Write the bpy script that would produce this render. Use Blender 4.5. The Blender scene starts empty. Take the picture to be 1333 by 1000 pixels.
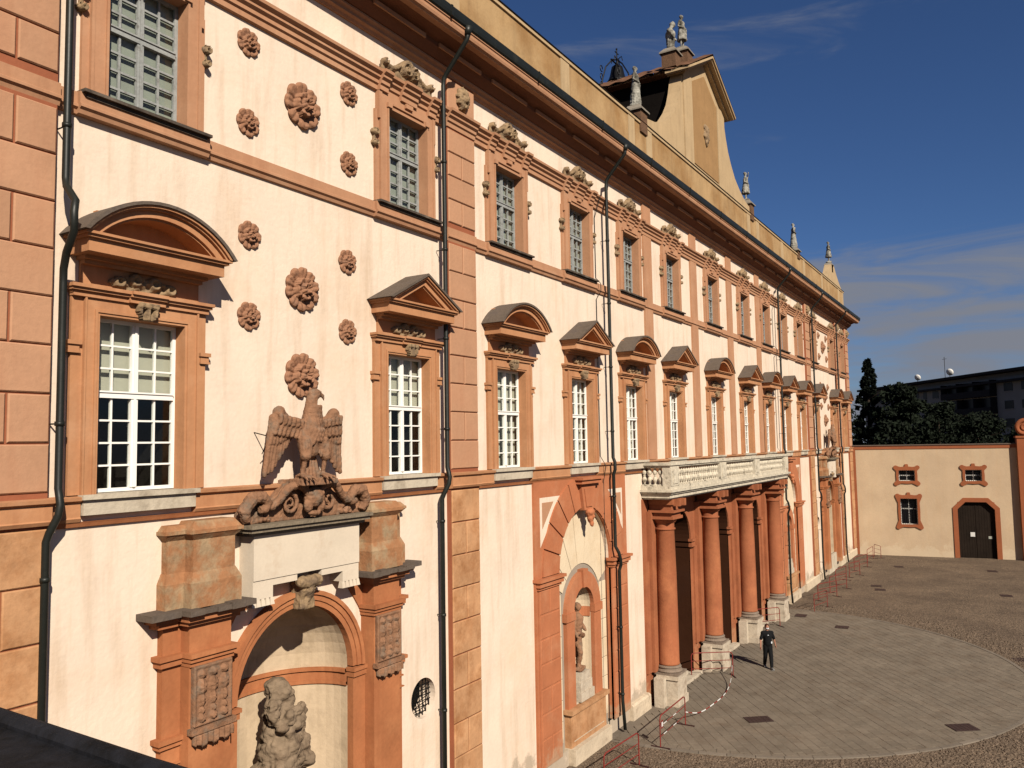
import bpy, math, random
import numpy as np
from mathutils import Vector, Matrix, noise as mnoise

random.seed(7)
rng = np.random.default_rng(7)
S = bpy.context.scene
COL = S.collection

# ------------------------------------------------------------------ camera
CAM_D, CAM_H = 11.4, 9.2
yaw, pitch, roll = math.radians(31.568), math.radians(4.2996), math.radians(-0.98528)
fwd = Vector((math.cos(pitch)*math.cos(yaw), math.cos(pitch)*math.sin(yaw), math.sin(pitch)))
right = fwd.cross(Vector((0, 0, 1))).normalized()
upv = right.cross(fwd)
r2 = right*math.cos(roll) + upv*math.sin(roll)
u2 = -right*math.sin(roll) + upv*math.cos(roll)
cd = bpy.data.cameras.new("camera"); cam = bpy.data.objects.new("camera", cd); COL.objects.link(cam)
m = Matrix((r2, u2, -fwd)).transposed().to_4x4(); m.translation = Vector((0, -CAM_D, CAM_H))
cam.matrix_world = m
cd.sensor_fit = 'HORIZONTAL'; cd.sensor_width = 36.0; cd.lens = 36.0*1060/1333
cd.clip_start = 0.1; cd.clip_end = 3000
S.camera = cam

# ------------------------------------------------------------------ sun and sky
sun_az, sun_el = math.radians(55.0), math.radians(34.0)      # light travels towards az (from +X to +Y), downwards
trav = Vector((math.cos(sun_az)*math.cos(sun_el), math.sin(sun_az)*math.cos(sun_el), -math.sin(sun_el)))
sl = bpy.data.lights.new("sun", 'SUN'); sl.energy = 5.0; sl.angle = math.radians(0.5); sl.color = (1.0, 0.91, 0.77)
so = bpy.data.objects.new("sun", sl); COL.objects.link(so)
so.rotation_euler = trav.to_track_quat('-Z', 'Y').to_euler()
w = bpy.data.worlds.new("World"); S.world = w; w.use_nodes = True
nt = w.node_tree; nt.nodes.clear()
def WN(t, **k):
    n = nt.nodes.new(t)
    for a, b in k.items(): setattr(n, a, b)
    return n
sky = WN('ShaderNodeTexSky', sky_type='NISHITA'); sky.sun_disc = False
sky.sun_elevation = sun_el
sdir = -trav
sky.sun_rotation = math.atan2(sdir.x, sdir.y)
sky.air_density = 0.9; sky.dust_density = 0.4; sky.ozone_density = 3.0; sky.altitude = 200
tc = WN('ShaderNodeTexCoord'); mp = WN('ShaderNodeMapping')
mp.inputs['Scale'].default_value = (1.0, 1.0, 6.5)
n1 = WN('ShaderNodeTexNoise'); n1.inputs['Scale'].default_value = 3.0; n1.inputs['Detail'].default_value = 10; n1.inputs['Roughness'].default_value = 0.6; n1.inputs['Distortion'].default_value = 0.6
nt.links.new(tc.outputs['Generated'], mp.inputs['Vector']); nt.links.new(mp.outputs[0], n1.inputs['Vector'])
sx = WN('ShaderNodeSeparateXYZ'); nt.links.new(tc.outputs['Generated'], sx.inputs[0])
def WM(op, a, b=None, c=None, clamp=False):
    n = WN('ShaderNodeMath', operation=op, use_clamp=clamp)
    for i, v in enumerate((a, b, c)):
        if v is None: continue
        if isinstance(v, (int, float)): n.inputs[i].default_value = v
        else: nt.links.new(v, n.inputs[i])
    return n.outputs[0]
# cloud bank low over the horizon, thinning upwards into streaks
bank = WN('ShaderNodeMapRange'); bank.inputs['From Min'].default_value = 0.285; bank.inputs['From Max'].default_value = 0.16; bank.interpolation_type = 'SMOOTHSTEP'
bank.inputs['To Min'].default_value = -0.13; bank.inputs['To Max'].default_value = 0.22
nt.links.new(sx.outputs['Z'], bank.inputs['Value'])
cl = WM('ADD', n1.outputs['Fac'], bank.outputs[0])
rmp = WN('ShaderNodeMapRange'); rmp.interpolation_type = 'SMOOTHSTEP'
rmp.inputs['From Min'].default_value = 0.50; rmp.inputs['From Max'].default_value = 0.82; rmp.inputs['To Max'].default_value = 1.0
nt.links.new(cl, rmp.inputs['Value'])
tint = WN('ShaderNodeMix', data_type='RGBA', blend_type='MULTIPLY'); tint.inputs[0].default_value = 1.0
nt.links.new(sky.outputs[0], tint.inputs[6]); tint.inputs[7].default_value = (0.35, 0.47, 0.66, 1)
mixc = WN('ShaderNodeMix', data_type='RGBA'); nt.links.new(rmp.outputs[0], mixc.inputs[0])
nt.links.new(tint.outputs[2], mixc.inputs[6]); mixc.inputs[7].default_value = (2.15, 2.30, 2.75, 1)
bg = WN('ShaderNodeBackground'); bg.inputs['Strength'].default_value = 0.055
out = WN('ShaderNodeOutputWorld')
nt.links.new(mixc.outputs[2], bg.inputs['Color']); nt.links.new(bg.outputs[0], out.inputs['Surface'])
S.view_settings.view_transform = 'Standard'; S.view_settings.look = 'None'
S.view_settings.exposure = 0.8; S.view_settings.gamma = 1.0; S.view_settings.use_curve_mapping = False

# ------------------------------------------------------------------ materials
def mat(name, col, rough=0.85, vary=0.12, scale=1.2, bump=0.15, bscale=25, col2=None, c2scale=0.6, c2lo=0.5, c2hi=0.7,
        streak=None, metal=0.0, island=0.0, spec=0.12, low=None):
    F_ = 0.575       # the palette below was picked at exposure 0; the picture is exposed 0.8 stops up
    q_ = lambda c_: tuple(x_*F_ for x_ in c_)
    col = q_(col); col2 = q_(col2) if col2 else None; streak = (q_(streak[0]), streak[1]) if streak else None; low = (q_(low[0]), low[1]) if low else None
    M = bpy.data.materials.new(name); M.use_nodes = True; t = M.node_tree; N = t.nodes; L = t.links
    b = N['Principled BSDF']; b.inputs['Roughness'].default_value = rough; b.inputs['Metallic'].default_value = metal
    b.inputs['Specular IOR Level'].default_value = spec
    g = N.new('ShaderNodeNewGeometry'); pos = g.outputs['Position']
    def noise(sc, det=5, stretch=None, rgh=0.6):
        n = N.new('ShaderNodeTexNoise'); n.inputs['Scale'].default_value = sc; n.inputs['Detail'].default_value = det; n.inputs['Roughness'].default_value = rgh
        if stretch:
            mpn = N.new('ShaderNodeMapping'); mpn.inputs['Scale'].default_value = stretch
            L.new(pos, mpn.inputs[0]); L.new(mpn.outputs[0], n.inputs['Vector'])
        else: L.new(pos, n.inputs['Vector'])
        return n.outputs['Fac']
    def rng_(src, lo, hi, a, bb):
        r = N.new('ShaderNodeMapRange'); r.inputs['From Min'].default_value = lo; r.inputs['From Max'].default_value = hi
        r.inputs['To Min'].default_value = a; r.inputs['To Max'].default_value = bb; L.new(src, r.inputs['Value']); return r.outputs[0]
    def mix(f, a, c, mode='MIX'):
        x = N.new('ShaderNodeMix'); x.data_type = 'RGBA'; x.blend_type = mode
        for i, v in ((0, f), (6, a), (7, c)):
            if hasattr(v, 'links') or hasattr(v, 'is_linked'): L.new(v, x.inputs[i])
            elif i == 0: x.inputs[0].default_value = v
            else: x.inputs[i].default_value = (*v, 1)
        return x.outputs[2]
    c = mix(0.0, col, col)
    if col2: c = mix(rng_(noise(c2scale, 6, rgh=0.65), c2lo, c2hi, 0, 1), c, col2)
    if streak: c = mix(rng_(noise(3.0, 4, (1, 1, 0.12)), 0.5, 0.8, 0, streak[1]), c, streak[0])
    if low:      # damp and worn plaster in an uneven band above the ground (low = colour, height)
        sp = N.new('ShaderNodeSeparateXYZ'); L.new(pos, sp.inputs[0])
        z1 = rng_(sp.outputs[2], 0.2, low[1], 0.35, -0.25)
        ad = N.new('ShaderNodeMath'); L.new(z1, ad.inputs[0]); L.new(noise(1.4, 7, rgh=0.7), ad.inputs[1])
        c = mix(rng_(ad.outputs[0], 0.62, 0.72, 0, 0.75), c, low[0])
    v = N.new('ShaderNodeHueSaturation'); L.new(c, v.inputs['Color'])
    a = N.new('ShaderNodeMath'); L.new(rng_(noise(scale, 6), 0.25, 0.75, 1-vary, 1+vary), a.inputs[0]); a.operation = 'ADD'
    fine = rng_(noise(14, 4), 0.3, 0.7, -vary*0.35, vary*0.35); L.new(fine, a.inputs[1])
    val = a.outputs[0]
    if island:
        oi = N.new('ShaderNodeObjectInfo')
        s2 = N.new('ShaderNodeMath'); L.new(oi.outputs['Random'], s2.inputs[0]); L.new(g.outputs['Random Per Island'], s2.inputs[1])
        fr = N.new('ShaderNodeMath'); fr.operation = 'FRACT'; L.new(s2.outputs[0], fr.inputs[0])
        mu = N.new('ShaderNodeMath'); mu.operation = 'MULTIPLY'; L.new(val, mu.inputs[0]); L.new(rng_(fr.outputs[0], 0, 1, 1-island, 1+island), mu.inputs[1]); val = mu.outputs[0]
    L.new(val, v.inputs['Value']); L.new(v.outputs[0], b.inputs['Base Color'])
    if bump:
        bn = N.new('ShaderNodeBump'); bn.inputs['Strength'].default_value = bump; bn.inputs['Distance'].default_value = 0.03
        a2 = N.new('ShaderNodeMath'); L.new(noise(bscale, 5), a2.inputs[0]); L.new(rng_(noise(bscale/6, 3), 0, 1, 0, 1.6), a2.inputs[1])
        L.new(a2.outputs[0], bn.inputs['Height']); L.new(bn.outputs[0], b.inputs['Normal'])
    return M

CREAM = mat('cream plaster', (0.92, 0.75, 0.60), vary=0.07, scale=0.7, bump=0.25, bscale=9, col2=(0.88, 0.67, 0.50), c2scale=0.45,
            streak=((0.66, 0.48, 0.33), 0.75), low=((0.42, 0.34, 0.25), 2.3))
PINK = mat('salmon plaster', (0.53, 0.275, 0.155), vary=0.10, bump=0.18, bscale=11, col2=(0.57, 0.32, 0.19), c2scale=0.8, streak=((0.36, 0.15, 0.08), 0.45))
ORNG = mat('orange plaster', (0.55, 0.265, 0.13), vary=0.12, bump=0.18, bscale=11, col2=(0.60, 0.32, 0.175), c2scale=0.9, streak=((0.36, 0.13, 0.055), 0.5))
ORNGL = mat('worn orange plaster', (0.45, 0.17, 0.072), vary=0.16, bump=0.2, bscale=11, col2=(0.56, 0.23, 0.10), c2scale=0.8, streak=((0.34, 0.10, 0.04), 0.6), low=((0.50, 0.30, 0.17), 2.2))
QUL = mat('ochre plaster', (0.60, 0.325, 0.165), vary=0.20, bump=0.3, bscale=10, col2=(0.40, 0.18, 0.075), c2scale=1.9, c2lo=0.46, c2hi=0.72, island=0.08, streak=((0.45, 0.18, 0.07), 0.35))
QUU = mat('salmon quoin plaster', (0.56, 0.305, 0.18), vary=0.11, bump=0.22, bscale=10, col2=(0.50, 0.26, 0.15), island=0.05, streak=((0.42, 0.17, 0.09), 0.35))
GROOVE = mat('dark joint plaster', (0.36, 0.12, 0.06), vary=0.1)  # darker plaster seen in the joints between quoin blocks
STONE = mat('weathered white stone', (0.62, 0.53, 0.41), vary=0.16, bump=0.4, bscale=12, col2=(0.38, 0.31, 0.23), c2scale=2.2, c2lo=0.52, c2hi=0.72)
MARBLE = mat('pale plaque marble', (0.78, 0.66, 0.52), vary=0.08, bump=0.1, col2=(0.62, 0.46, 0.33), c2scale=1.5, c2lo=0.55, c2hi=0.8)
BALST = mat('lichened balcony stone', (0.68, 0.60, 0.47), vary=0.22, scale=4, bump=0.5, bscale=16, col2=(0.20, 0.17, 0.13), c2scale=4.5, c2lo=0.56, c2hi=0.7)
CARVE = mat('carved grey brown stone', (0.36, 0.245, 0.14), vary=0.25, scale=5, bump=0.6, bscale=22, col2=(0.19, 0.13, 0.085), c2scale=6, c2lo=0.45, c2hi=0.65)
TERRA = mat('terracotta', (0.30, 0.155, 0.088), vary=0.28, scale=5, bump=0.6, bscale=22, col2=(0.22, 0.155, 0.11), c2scale=4, c2lo=0.5, c2hi=0.68)
ROSE = mat('rosette terracotta', (0.38, 0.19, 0.11), vary=0.22, scale=6, bump=0.45, bscale=26, col2=(0.21, 0.115, 0.075), c2scale=6, c2lo=0.5, c2hi=0.7)
SLATE = mat('slate ledge', (0.085, 0.066, 0.052), vary=0.25, scale=4, bump=0.4, bscale=18, col2=(0.19, 0.15, 0.115), c2scale=2.5)
LEDGE = mat('grey slate capping', (0.15, 0.115, 0.09), vary=0.25, scale=3, bump=0.5, bscale=14, col2=(0.10, 0.08, 0.07), c2scale=3)
PIPE = mat('dark green pipe paint', (0.016, 0.018, 0.015), rough=0.45, vary=0.2, bump=0.05, spec=0.25, col2=(0.04, 0.04, 0.03), c2scale=2.5, c2lo=0.55, c2hi=0.8)
WHITE = mat('white window paint', (1.05, 1.02, 0.96), rough=0.5, vary=0.04, bump=0.05)
GREYW = mat('grey weathered wood', (0.36, 0.37, 0.36), rough=0.7, vary=0.18, scale=6, bump=0.25, col2=(0.17, 0.15, 0.13), c2scale=9, c2lo=0.55, c2hi=0.75)
SHUT = mat('pale inner shutter', (0.40, 0.41, 0.35), vary=0.08, scale=3, bump=0.05)
CURT = mat('cream roller blind', (0.62, 0.58, 0.47), vary=0.05, scale=2, bump=0.05)
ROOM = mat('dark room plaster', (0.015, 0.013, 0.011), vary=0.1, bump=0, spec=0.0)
PARA = mat('stained ochre parapet', (0.52, 0.34, 0.17), vary=0.14, scale=0.9, bump=0.25, bscale=9, col2=(0.38, 0.215, 0.09), c2scale=0.35, c2lo=0.42, c2hi=0.6, streak=((0.24, 0.15, 0.08), 0.55))
PARAL = mat('pale gable plaster', (0.56, 0.40, 0.23), vary=0.10, bump=0.2, bscale=9, streak=((0.30, 0.21, 0.12), 0.5))
PARAB = mat('brown gable plaster', (0.40, 0.235, 0.105), vary=0.12, bump=0.2, bscale=9, streak=((0.26, 0.15, 0.07), 0.4))
TILE = mat('old roof tile', (0.16, 0.08, 0.045), vary=0.3, scale=8, bump=0.5, bscale=20, island=0.3)
DARKW = mat('blackened timber', (0.010, 0.008, 0.007), spec=0.02, vary=0.3, bump=0.2)
IRON = mat('black iron', (0.012, 0.012, 0.013), rough=0.5, metal=0.3, vary=0.2, bump=0.1)
BRICKP = mat('plinth brick', (0.17, 0.095, 0.055), vary=0.25, scale=6, bump=0.5, bscale=20)
STAT = mat('statue limestone', (0.40, 0.38, 0.33), vary=0.28, scale=4, bump=0.5, bscale=18, col2=(0.13, 0.12, 0.10), c2scale=3, c2lo=0.42, c2hi=0.6)
BASEC = mat('crumbling base render', (0.68, 0.55, 0.40), vary=0.14, scale=2, bump=0.6, bscale=8, col2=(0.36, 0.27, 0.19), c2scale=1.3, c2lo=0.55, c2hi=0.66)
PLINTH = mat('pale pedestal stone', (0.62, 0.52, 0.40), vary=0.15, scale=3, bump=0.4, bscale=12, col2=(0.40, 0.31, 0.23), c2scale=2.5)
COLB = mat('grey column base stone', (0.25, 0.19, 0.145), vary=0.2, scale=4, bump=0.5, bscale=14)
RED = mat('red barrier paint', (0.24, 0.035, 0.028), rough=0.5, vary=0.2, scale=6, bump=0.05)
BLKP = mat('dark barrier paint', (0.05, 0.02, 0.02), rough=0.5, vary=0.2, bump=0.05)
WPL = mat('white plastic', (0.75, 0.73, 0.70), rough=0.5, vary=0.05, bump=0)
SKIN = mat('skin', (0.42, 0.20, 0.13), rough=0.6, vary=0.05, bump=0)
HAIR = mat('brown hair', (0.07, 0.03, 0.018), rough=0.7, vary=0.2, bump=0.3)
BLACK = mat('black cloth', (0.008, 0.008, 0.009), rough=0.85, vary=0.2, bump=0.3, bscale=40)
SHOE = mat('grey shoe', (0.22, 0.21, 0.20), rough=0.6, vary=0.1, bump=0)
MASKC = mat('pale face mask', (0.70, 0.74, 0.78), rough=0.7, vary=0.03, bump=0)
EWALL = mat('tan courtyard plaster', (0.58, 0.43, 0.285), vary=0.09, scale=0.6, bump=0.25, bscale=7, col2=(0.62, 0.47, 0.31), c2scale=0.4, streak=((0.52, 0.33, 0.17), 0.3), low=((0.66, 0.52, 0.36), 1.9))
EFRAME = mat('terracotta painted frame', (0.33, 0.105, 0.045), vary=0.12, bump=0.15)
GATEW = mat('dark gate wood', (0.022, 0.015, 0.011), rough=0.8, spec=0.05, vary=0.3, bump=0.3)
DECK = mat('shade-dark bitumen', (0.016, 0.017, 0.023), rough=0.75, vary=0.45, scale=3, bump=0.5, bscale=10, col2=(0.006, 0.006, 0.007), c2scale=2.5, c2lo=0.45, c2hi=0.6)  # near-black tone puts the roof's shade into its colour
APT = mat('grey apartment render', (0.30, 0.295, 0.28), vary=0.12, scale=0.3, bump=0, spec=0)
APTD = mat('dark apartment window', (0.012, 0.012, 0.014), rough=0.3, vary=0.1, bump=0)
APTR = mat('dark roof edge', (0.025, 0.023, 0.023), vary=0.2, bump=0)
BARK = mat('bark', (0.05, 0.035, 0.025), vary=0.3, scale=6, bump=0.5)
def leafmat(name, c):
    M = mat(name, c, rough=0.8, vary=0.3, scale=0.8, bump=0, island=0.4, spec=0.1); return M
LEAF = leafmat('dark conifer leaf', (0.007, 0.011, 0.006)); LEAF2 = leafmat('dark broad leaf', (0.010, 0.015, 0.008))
SLAB = mat('grey paving slab', (0.225, 0.184, 0.14), vary=0.18, scale=0.8, bump=0.25, bscale=20, island=0.07, col2=(0.19, 0.145, 0.105), c2scale=1.1, c2lo=0.48, c2hi=0.75)
JOINT = mat('sandy joint', (0.215, 0.175, 0.135), vary=0.2, bump=0.2)
KERB = mat('pale kerb stone', (0.23, 0.19, 0.15), vary=0.12, bump=0.2, island=0.12)
IRONC = mat('rusty drain cover', (0.065, 0.040, 0.035), rough=0.7, vary=0.2, scale=8, bump=0.5, bscale=30)

def glassmat():
    M = bpy.data.materials.new('window glass'); M.use_nodes = True; t = M.node_tree; t.nodes.clear()
    o = t.nodes.new('ShaderNodeOutputMaterial'); mx = t.nodes.new('ShaderNodeMixShader'); tr = t.nodes.new('ShaderNodeBsdfTransparent')
    gl = t.nodes.new('ShaderNodeBsdfGlossy'); gl.inputs['Roughness'].default_value = 0.03
    lw_ = t.nodes.new('ShaderNodeLayerWeight'); lw_.inputs[0].default_value = 0.5; tr.inputs[0].default_value = (0.93, 0.95, 0.94, 1)
    p5 = t.nodes.new('ShaderNodeMath'); p5.operation = 'POWER'; p5.inputs[1].default_value = 5.0; t.links.new(lw_.outputs['Facing'], p5.inputs[0])
    fr = t.nodes.new('ShaderNodeMath'); fr.operation = 'MULTIPLY_ADD'; fr.inputs[1].default_value = 0.9; fr.inputs[2].default_value = 0.03; t.links.new(p5.outputs[0], fr.inputs[0])
    t.links.new(fr.outputs[0], mx.inputs[0]); t.links.new(tr.outputs[0], mx.inputs[1]); t.links.new(gl.outputs[0], mx.inputs[2]); t.links.new(mx.outputs[0], o.inputs[0])
    return M
GLASS = glassmat()

def cobblemat():
    M = bpy.data.materials.new('brown cobbles'); M.use_nodes = True; t = M.node_tree; N = t.nodes; L = t.links
    b = N['Principled BSDF']; b.inputs['Roughness'].default_value = 0.9; b.inputs['Specular IOR Level'].default_value = 0.2
    g = N.new('ShaderNodeNewGeometry')
    def vor(f, sc):
        v = N.new('ShaderNodeTexVoronoi'); v.feature = f; v.inputs['Scale'].default_value = sc; L.new(g.outputs['Position'], v.inputs['Vector']); return v
    v1 = vor('F1', 11.0); v2 = vor('DISTANCE_TO_EDGE', 11.0)
    r = N.new('ShaderNodeMapRange'); r.inputs['From Max'].default_value = 0.08; L.new(v2.outputs['Distance'], r.inputs['Value'])
    n = N.new('ShaderNodeTexNoise'); n.inputs['Scale'].default_value = 0.35; n.inputs['Detail'].default_value = 8; n.inputs['Roughness'].default_value = 0.65; L.new(g.outputs['Position'], n.inputs['Vector'])
    cr = N.new('ShaderNodeValToRGB'); L.new(n.outputs['Fac'], cr.inputs[0])
    e = cr.color_ramp.elements; e[0].position = 0.32; e[0].color = (0.090, 0.064, 0.044, 1); e[1].position = 0.70; e[1].color = (0.175, 0.126, 0.085, 1)
    hs = N.new('ShaderNodeHueSaturation'); L.new(cr.outputs[0], hs.inputs['Color'])
    sp = N.new('ShaderNodeSeparateColor'); L.new(v1.outputs['Color'], sp.inputs[0])
    mr = N.new('ShaderNodeMapRange'); mr.inputs['To Min'].default_value = 0.78; mr.inputs['To Max'].default_value = 1.22; L.new(sp.outputs[0], mr.inputs['Value'])
    L.new(mr.outputs[0], hs.inputs['Value'])
    mx = N.new('ShaderNodeMix'); mx.data_type = 'RGBA'; L.new(r.outputs[0], mx.inputs[0]); mx.inputs[6].default_value = (0.068, 0.048, 0.033, 1); L.new(hs.outputs[0], mx.inputs[7])
    L.new(mx.outputs[2], b.inputs['Base Color'])
    bp = N.new('ShaderNodeBump'); bp.inputs['Strength'].default_value = 0.9; bp.inputs['Distance'].default_value = 0.04
    ad = N.new('ShaderNodeMath'); L.new(r.outputs[0], ad.inputs[0]); L.new(n.outputs['Fac'], ad.inputs[1]); L.new(ad.outputs[0], bp.inputs['Height']); L.new(bp.outputs[0], b.inputs['Normal'])
    return M
COBB = cobblemat()

SOFF = mat('shaded brown soffit plaster', (0.24, 0.10, 0.055), vary=0.15, bump=0.2, col2=(0.17, 0.07, 0.04), c2scale=1.2)  # plaster brown darkened to carry the shade under the cornice
JAMB = mat('shaded brown jamb', (0.055, 0.022, 0.012), vary=0.15, bump=0.15, spec=0.0, col2=(0.045, 0.02, 0.013))  # jamb's own brown, darkened further to paint in the portico shade
JOINTW = mat('grey joint line', (0.40, 0.33, 0.26), vary=0.1)
# ------------------------------------------------------------------ mesh helpers
class MB:
    def __init__(s): s.v = []; s.f = []
    def add(s, vs, fs):
        o = len(s.v); s.v += [tuple(p) for p in vs]; s.f += [tuple(i+o for i in f) for f in fs]; return s
    def box(s, x0, x1, y0, y1, z0, z1, c=0.0):
        if c <= 0:
            return s.add([(x0,y0,z0),(x1,y0,z0),(x1,y1,z0),(x0,y1,z0),(x0,y0,z1),(x1,y0,z1),(x1,y1,z1),(x0,y1,z1)],
                  [(0,3,2,1),(4,5,6,7),(0,1,5,4),(1,2,6,5),(2,3,7,6),(3,0,4,7)])
        # chamfered towards the -Y (street) face
        return s.add([(x0,y1,z0),(x1,y1,z0),(x1,y1,z1),(x0,y1,z1),(x0,y0+c,z0),(x1,y0+c,z0),(x1,y0+c,z1),(x0,y0+c,z1),
                      (x0+c,y0,z0+c),(x1-c,y0,z0+c),(x1-c,y0,z1-c),(x0+c,y0,z1-c)],
                     [(0,1,5,4),(1,2,6,5),(2,3,7,6),(3,0,4,7),(4,5,9,8),(5,6,10,9),(6,7,11,10),(7,4,8,11),(8,9,10,11),(3,2,1,0)])
    def prism(s, pts, y0, y1):
        n = len(pts); vs = [(x, y0, z) for x, z in pts]+[(x, y1, z) for x, z in pts]
        return s.add(vs, [tuple(range(n)), tuple(range(2*n-1, n-1, -1))]+[(i, i+n, (i+1) % n+n, (i+1) % n) for i in range(n)])
    def band(s, o, i, y0, y1):           # strip between two XZ polylines, extruded y0 (front) to y1
        n = len(o); vs = [(x,y0,z) for x,z in o]+[(x,y0,z) for x,z in i]+[(x,y1,z) for x,z in o]+[(x,y1,z) for x,z in i]
        fs = []
        for k in range(n-1):
            fs += [(k,k+1,n+k+1,n+k), (k,2*n+k,2*n+k+1,k+1), (n+k,n+k+1,3*n+k+1,3*n+k), (2*n+k,3*n+k,3*n+k+1,2*n+k+1)]
        fs += [(0,n,3*n,2*n), (n-1,3*n-1,4*n-1,2*n-1)]
        return s.add(vs, fs)
    def sweep(s, prof, x0, x1):          # closed (y,z) profile along X
        n = len(prof); vs = [(x0,y,z) for y,z in prof]+[(x1,y,z) for y,z in prof]
        return s.add(vs, [tuple(range(n)), tuple(range(2*n-1,n-1,-1))]+[(i,(i+1)%n,(i+1)%n+n,i+n) for i in range(n)])
    def lathe(s, prof, cx=0, cy=0, n=16, sx=1, sy=1):
        k = len(prof); vs = [(cx+r*sx*math.cos(2*math.pi*j/n), cy+r*sy*math.sin(2*math.pi*j/n), z) for r, z in prof for j in range(n)]
        fs = [(a*n+j, a*n+(j+1)%n, (a+1)*n+(j+1)%n, (a+1)*n+j) for a in range(k-1) for j in range(n)]
        fs += [tuple(range(n-1,-1,-1)), tuple((k-1)*n+j for j in range(n))]
        return s.add(vs, fs)
    def tube(s, path, r, n=8, cap=True):
        P = [Vector(p) for p in path]; R = r if isinstance(r, (list, tuple)) else [r]*len(P)
        vs = []; prev = None
        for i, p in enumerate(P):
            t = (P[min(i+1,len(P)-1)]-P[max(i-1,0)]).normalized()
            if prev is None:
                a = Vector((0,0,1)) if abs(t.z) < .9 else Vector((1,0,0)); prev = (a-t*a.dot(t)).normalized()
            else:
                prev = (prev-t*prev.dot(t)).normalized()
            q = t.cross(prev)
            vs += [p+(prev*math.cos(2*math.pi*j/n)+q*math.sin(2*math.pi*j/n))*R[i] for j in range(n)]
        k = len(P); fs = [(a*n+j,a*n+(j+1)%n,(a+1)*n+(j+1)%n,(a+1)*n+j) for a in range(k-1) for j in range(n)]
        if cap: fs += [tuple(range(n-1,-1,-1)), tuple((k-1)*n+j for j in range(n))]
        return s.add(vs, fs)
    def ball(s, c, r, n=8, m=6):
        r = r if isinstance(r, (list, tuple)) else (r, r, r)
        return s.lathe_at(c, r, n, m)
    def lathe_at(s, c, r, n, m):
        vs = []; fs = []
        for a in range(m+1):
            ph = math.pi*a/m
            for j in range(n):
                th = 2*math.pi*j/n
                vs.append((c[0]+r[0]*math.sin(ph)*math.cos(th), c[1]+r[1]*math.sin(ph)*math.sin(th), c[2]+r[2]*math.cos(ph)))
        for a in range(m):
            for j in range(n): fs.append((a*n+j, (a+1)*n+j, (a+1)*n+(j+1)%n, a*n+(j+1)%n))
        return s.add(vs, fs)
    def capsule(s, a, b, ra, rb, n=10):
        a = Vector(a); b = Vector(b); t = (b-a).normalized() if (b-a).length > 1e-6 else Vector((0,0,1))
        path = []; rad = []
        for q in (0, .3, .6, .85): path.append(a-t*ra*math.cos(q*math.pi/2)); rad.append(max(1e-4, ra*math.sin(q*math.pi/2)))
        path.append(a); rad.append(ra); path.append(b); rad.append(rb)
        for q in (.85, .6, .3, 0): path.append(b+t*rb*math.cos(q*math.pi/2)); rad.append(max(1e-4, rb*math.sin(q*math.pi/2)))
        return s.tube(path, rad, n)
    def mesh(s, name, m, smooth=False):
        me = bpy.data.meshes.new(name); me.from_pydata(s.v, [], s.f); me.materials.append(m)
        if smooth:
            me.polygons.foreach_set('use_smooth', [True]*len(me.polygons))
        me.update(); return me
    def build(s, name, m, parent=None, smooth=False, **k):
        return link(name, s.mesh(name, m, smooth), parent, **k)

def _parts(s, name, m, parent=None, smooth=False, gap=0.02):
    n = len(s.v); par = list(range(n))
    def find(i):
        while par[i] != i: par[i] = par[par[i]]; i = par[i]
        return i
    for f in s.f:
        a = find(f[0])
        for b in f[1:]: par[find(b)] = a
    isl = {}
    for f in s.f: isl.setdefault(find(f[0]), []).append(f)
    bb = []
    for k, fs in isl.items():
        P = np.array([s.v[i] for f in fs for i in f]); bb.append([P.min(0)-gap, P.max(0)+gap, fs])
    merged = True
    while merged:
        merged = False; out_ = []
        for b in bb:
            for c in out_:
                if (b[0] <= c[1]).all() and (c[0] <= b[1]).all():
                    c[0] = np.minimum(b[0], c[0]); c[1] = np.maximum(b[1], c[1]); c[2] = c[2]+b[2]; merged = True; break
            else: out_.append(b)
        bb = out_
    for b in bb:
        ids = sorted({i for f in b[2] for i in f}); mp_ = {i: j for j, i in enumerate(ids)}
        q = MB(); q.v = [s.v[i] for i in ids]; q.f = [tuple(mp_[i] for i in f) for f in b[2]]; q.build(name, m, parent, smooth)
MB.parts = _parts
def link(name, me, parent=None, loc=(0,0,0), rz=0.0, scale=None, ry=0.0, **props):
    o = bpy.data.objects.new(name, me); COL.objects.link(o); o.location = loc; o.rotation_euler = (0, ry, rz)
    if scale: o.scale = scale
    if parent: o.parent = parent
    for a, b in props.items(): o[a] = b
    return o
def thing(name, label, cat, loc=(0,0,0), rz=0, group=None):
    o = link(name, None, None, loc, rz, label=label, category=cat)
    if group: o['group'] = group
    return o
def arc(cx, cz, r, a0, a1, n): return [(cx+r*math.cos(math.radians(a0+(a1-a0)*i/n)), cz+r*math.sin(math.radians(a0+(a1-a0)*i/n))) for i in range(n+1)]

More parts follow.
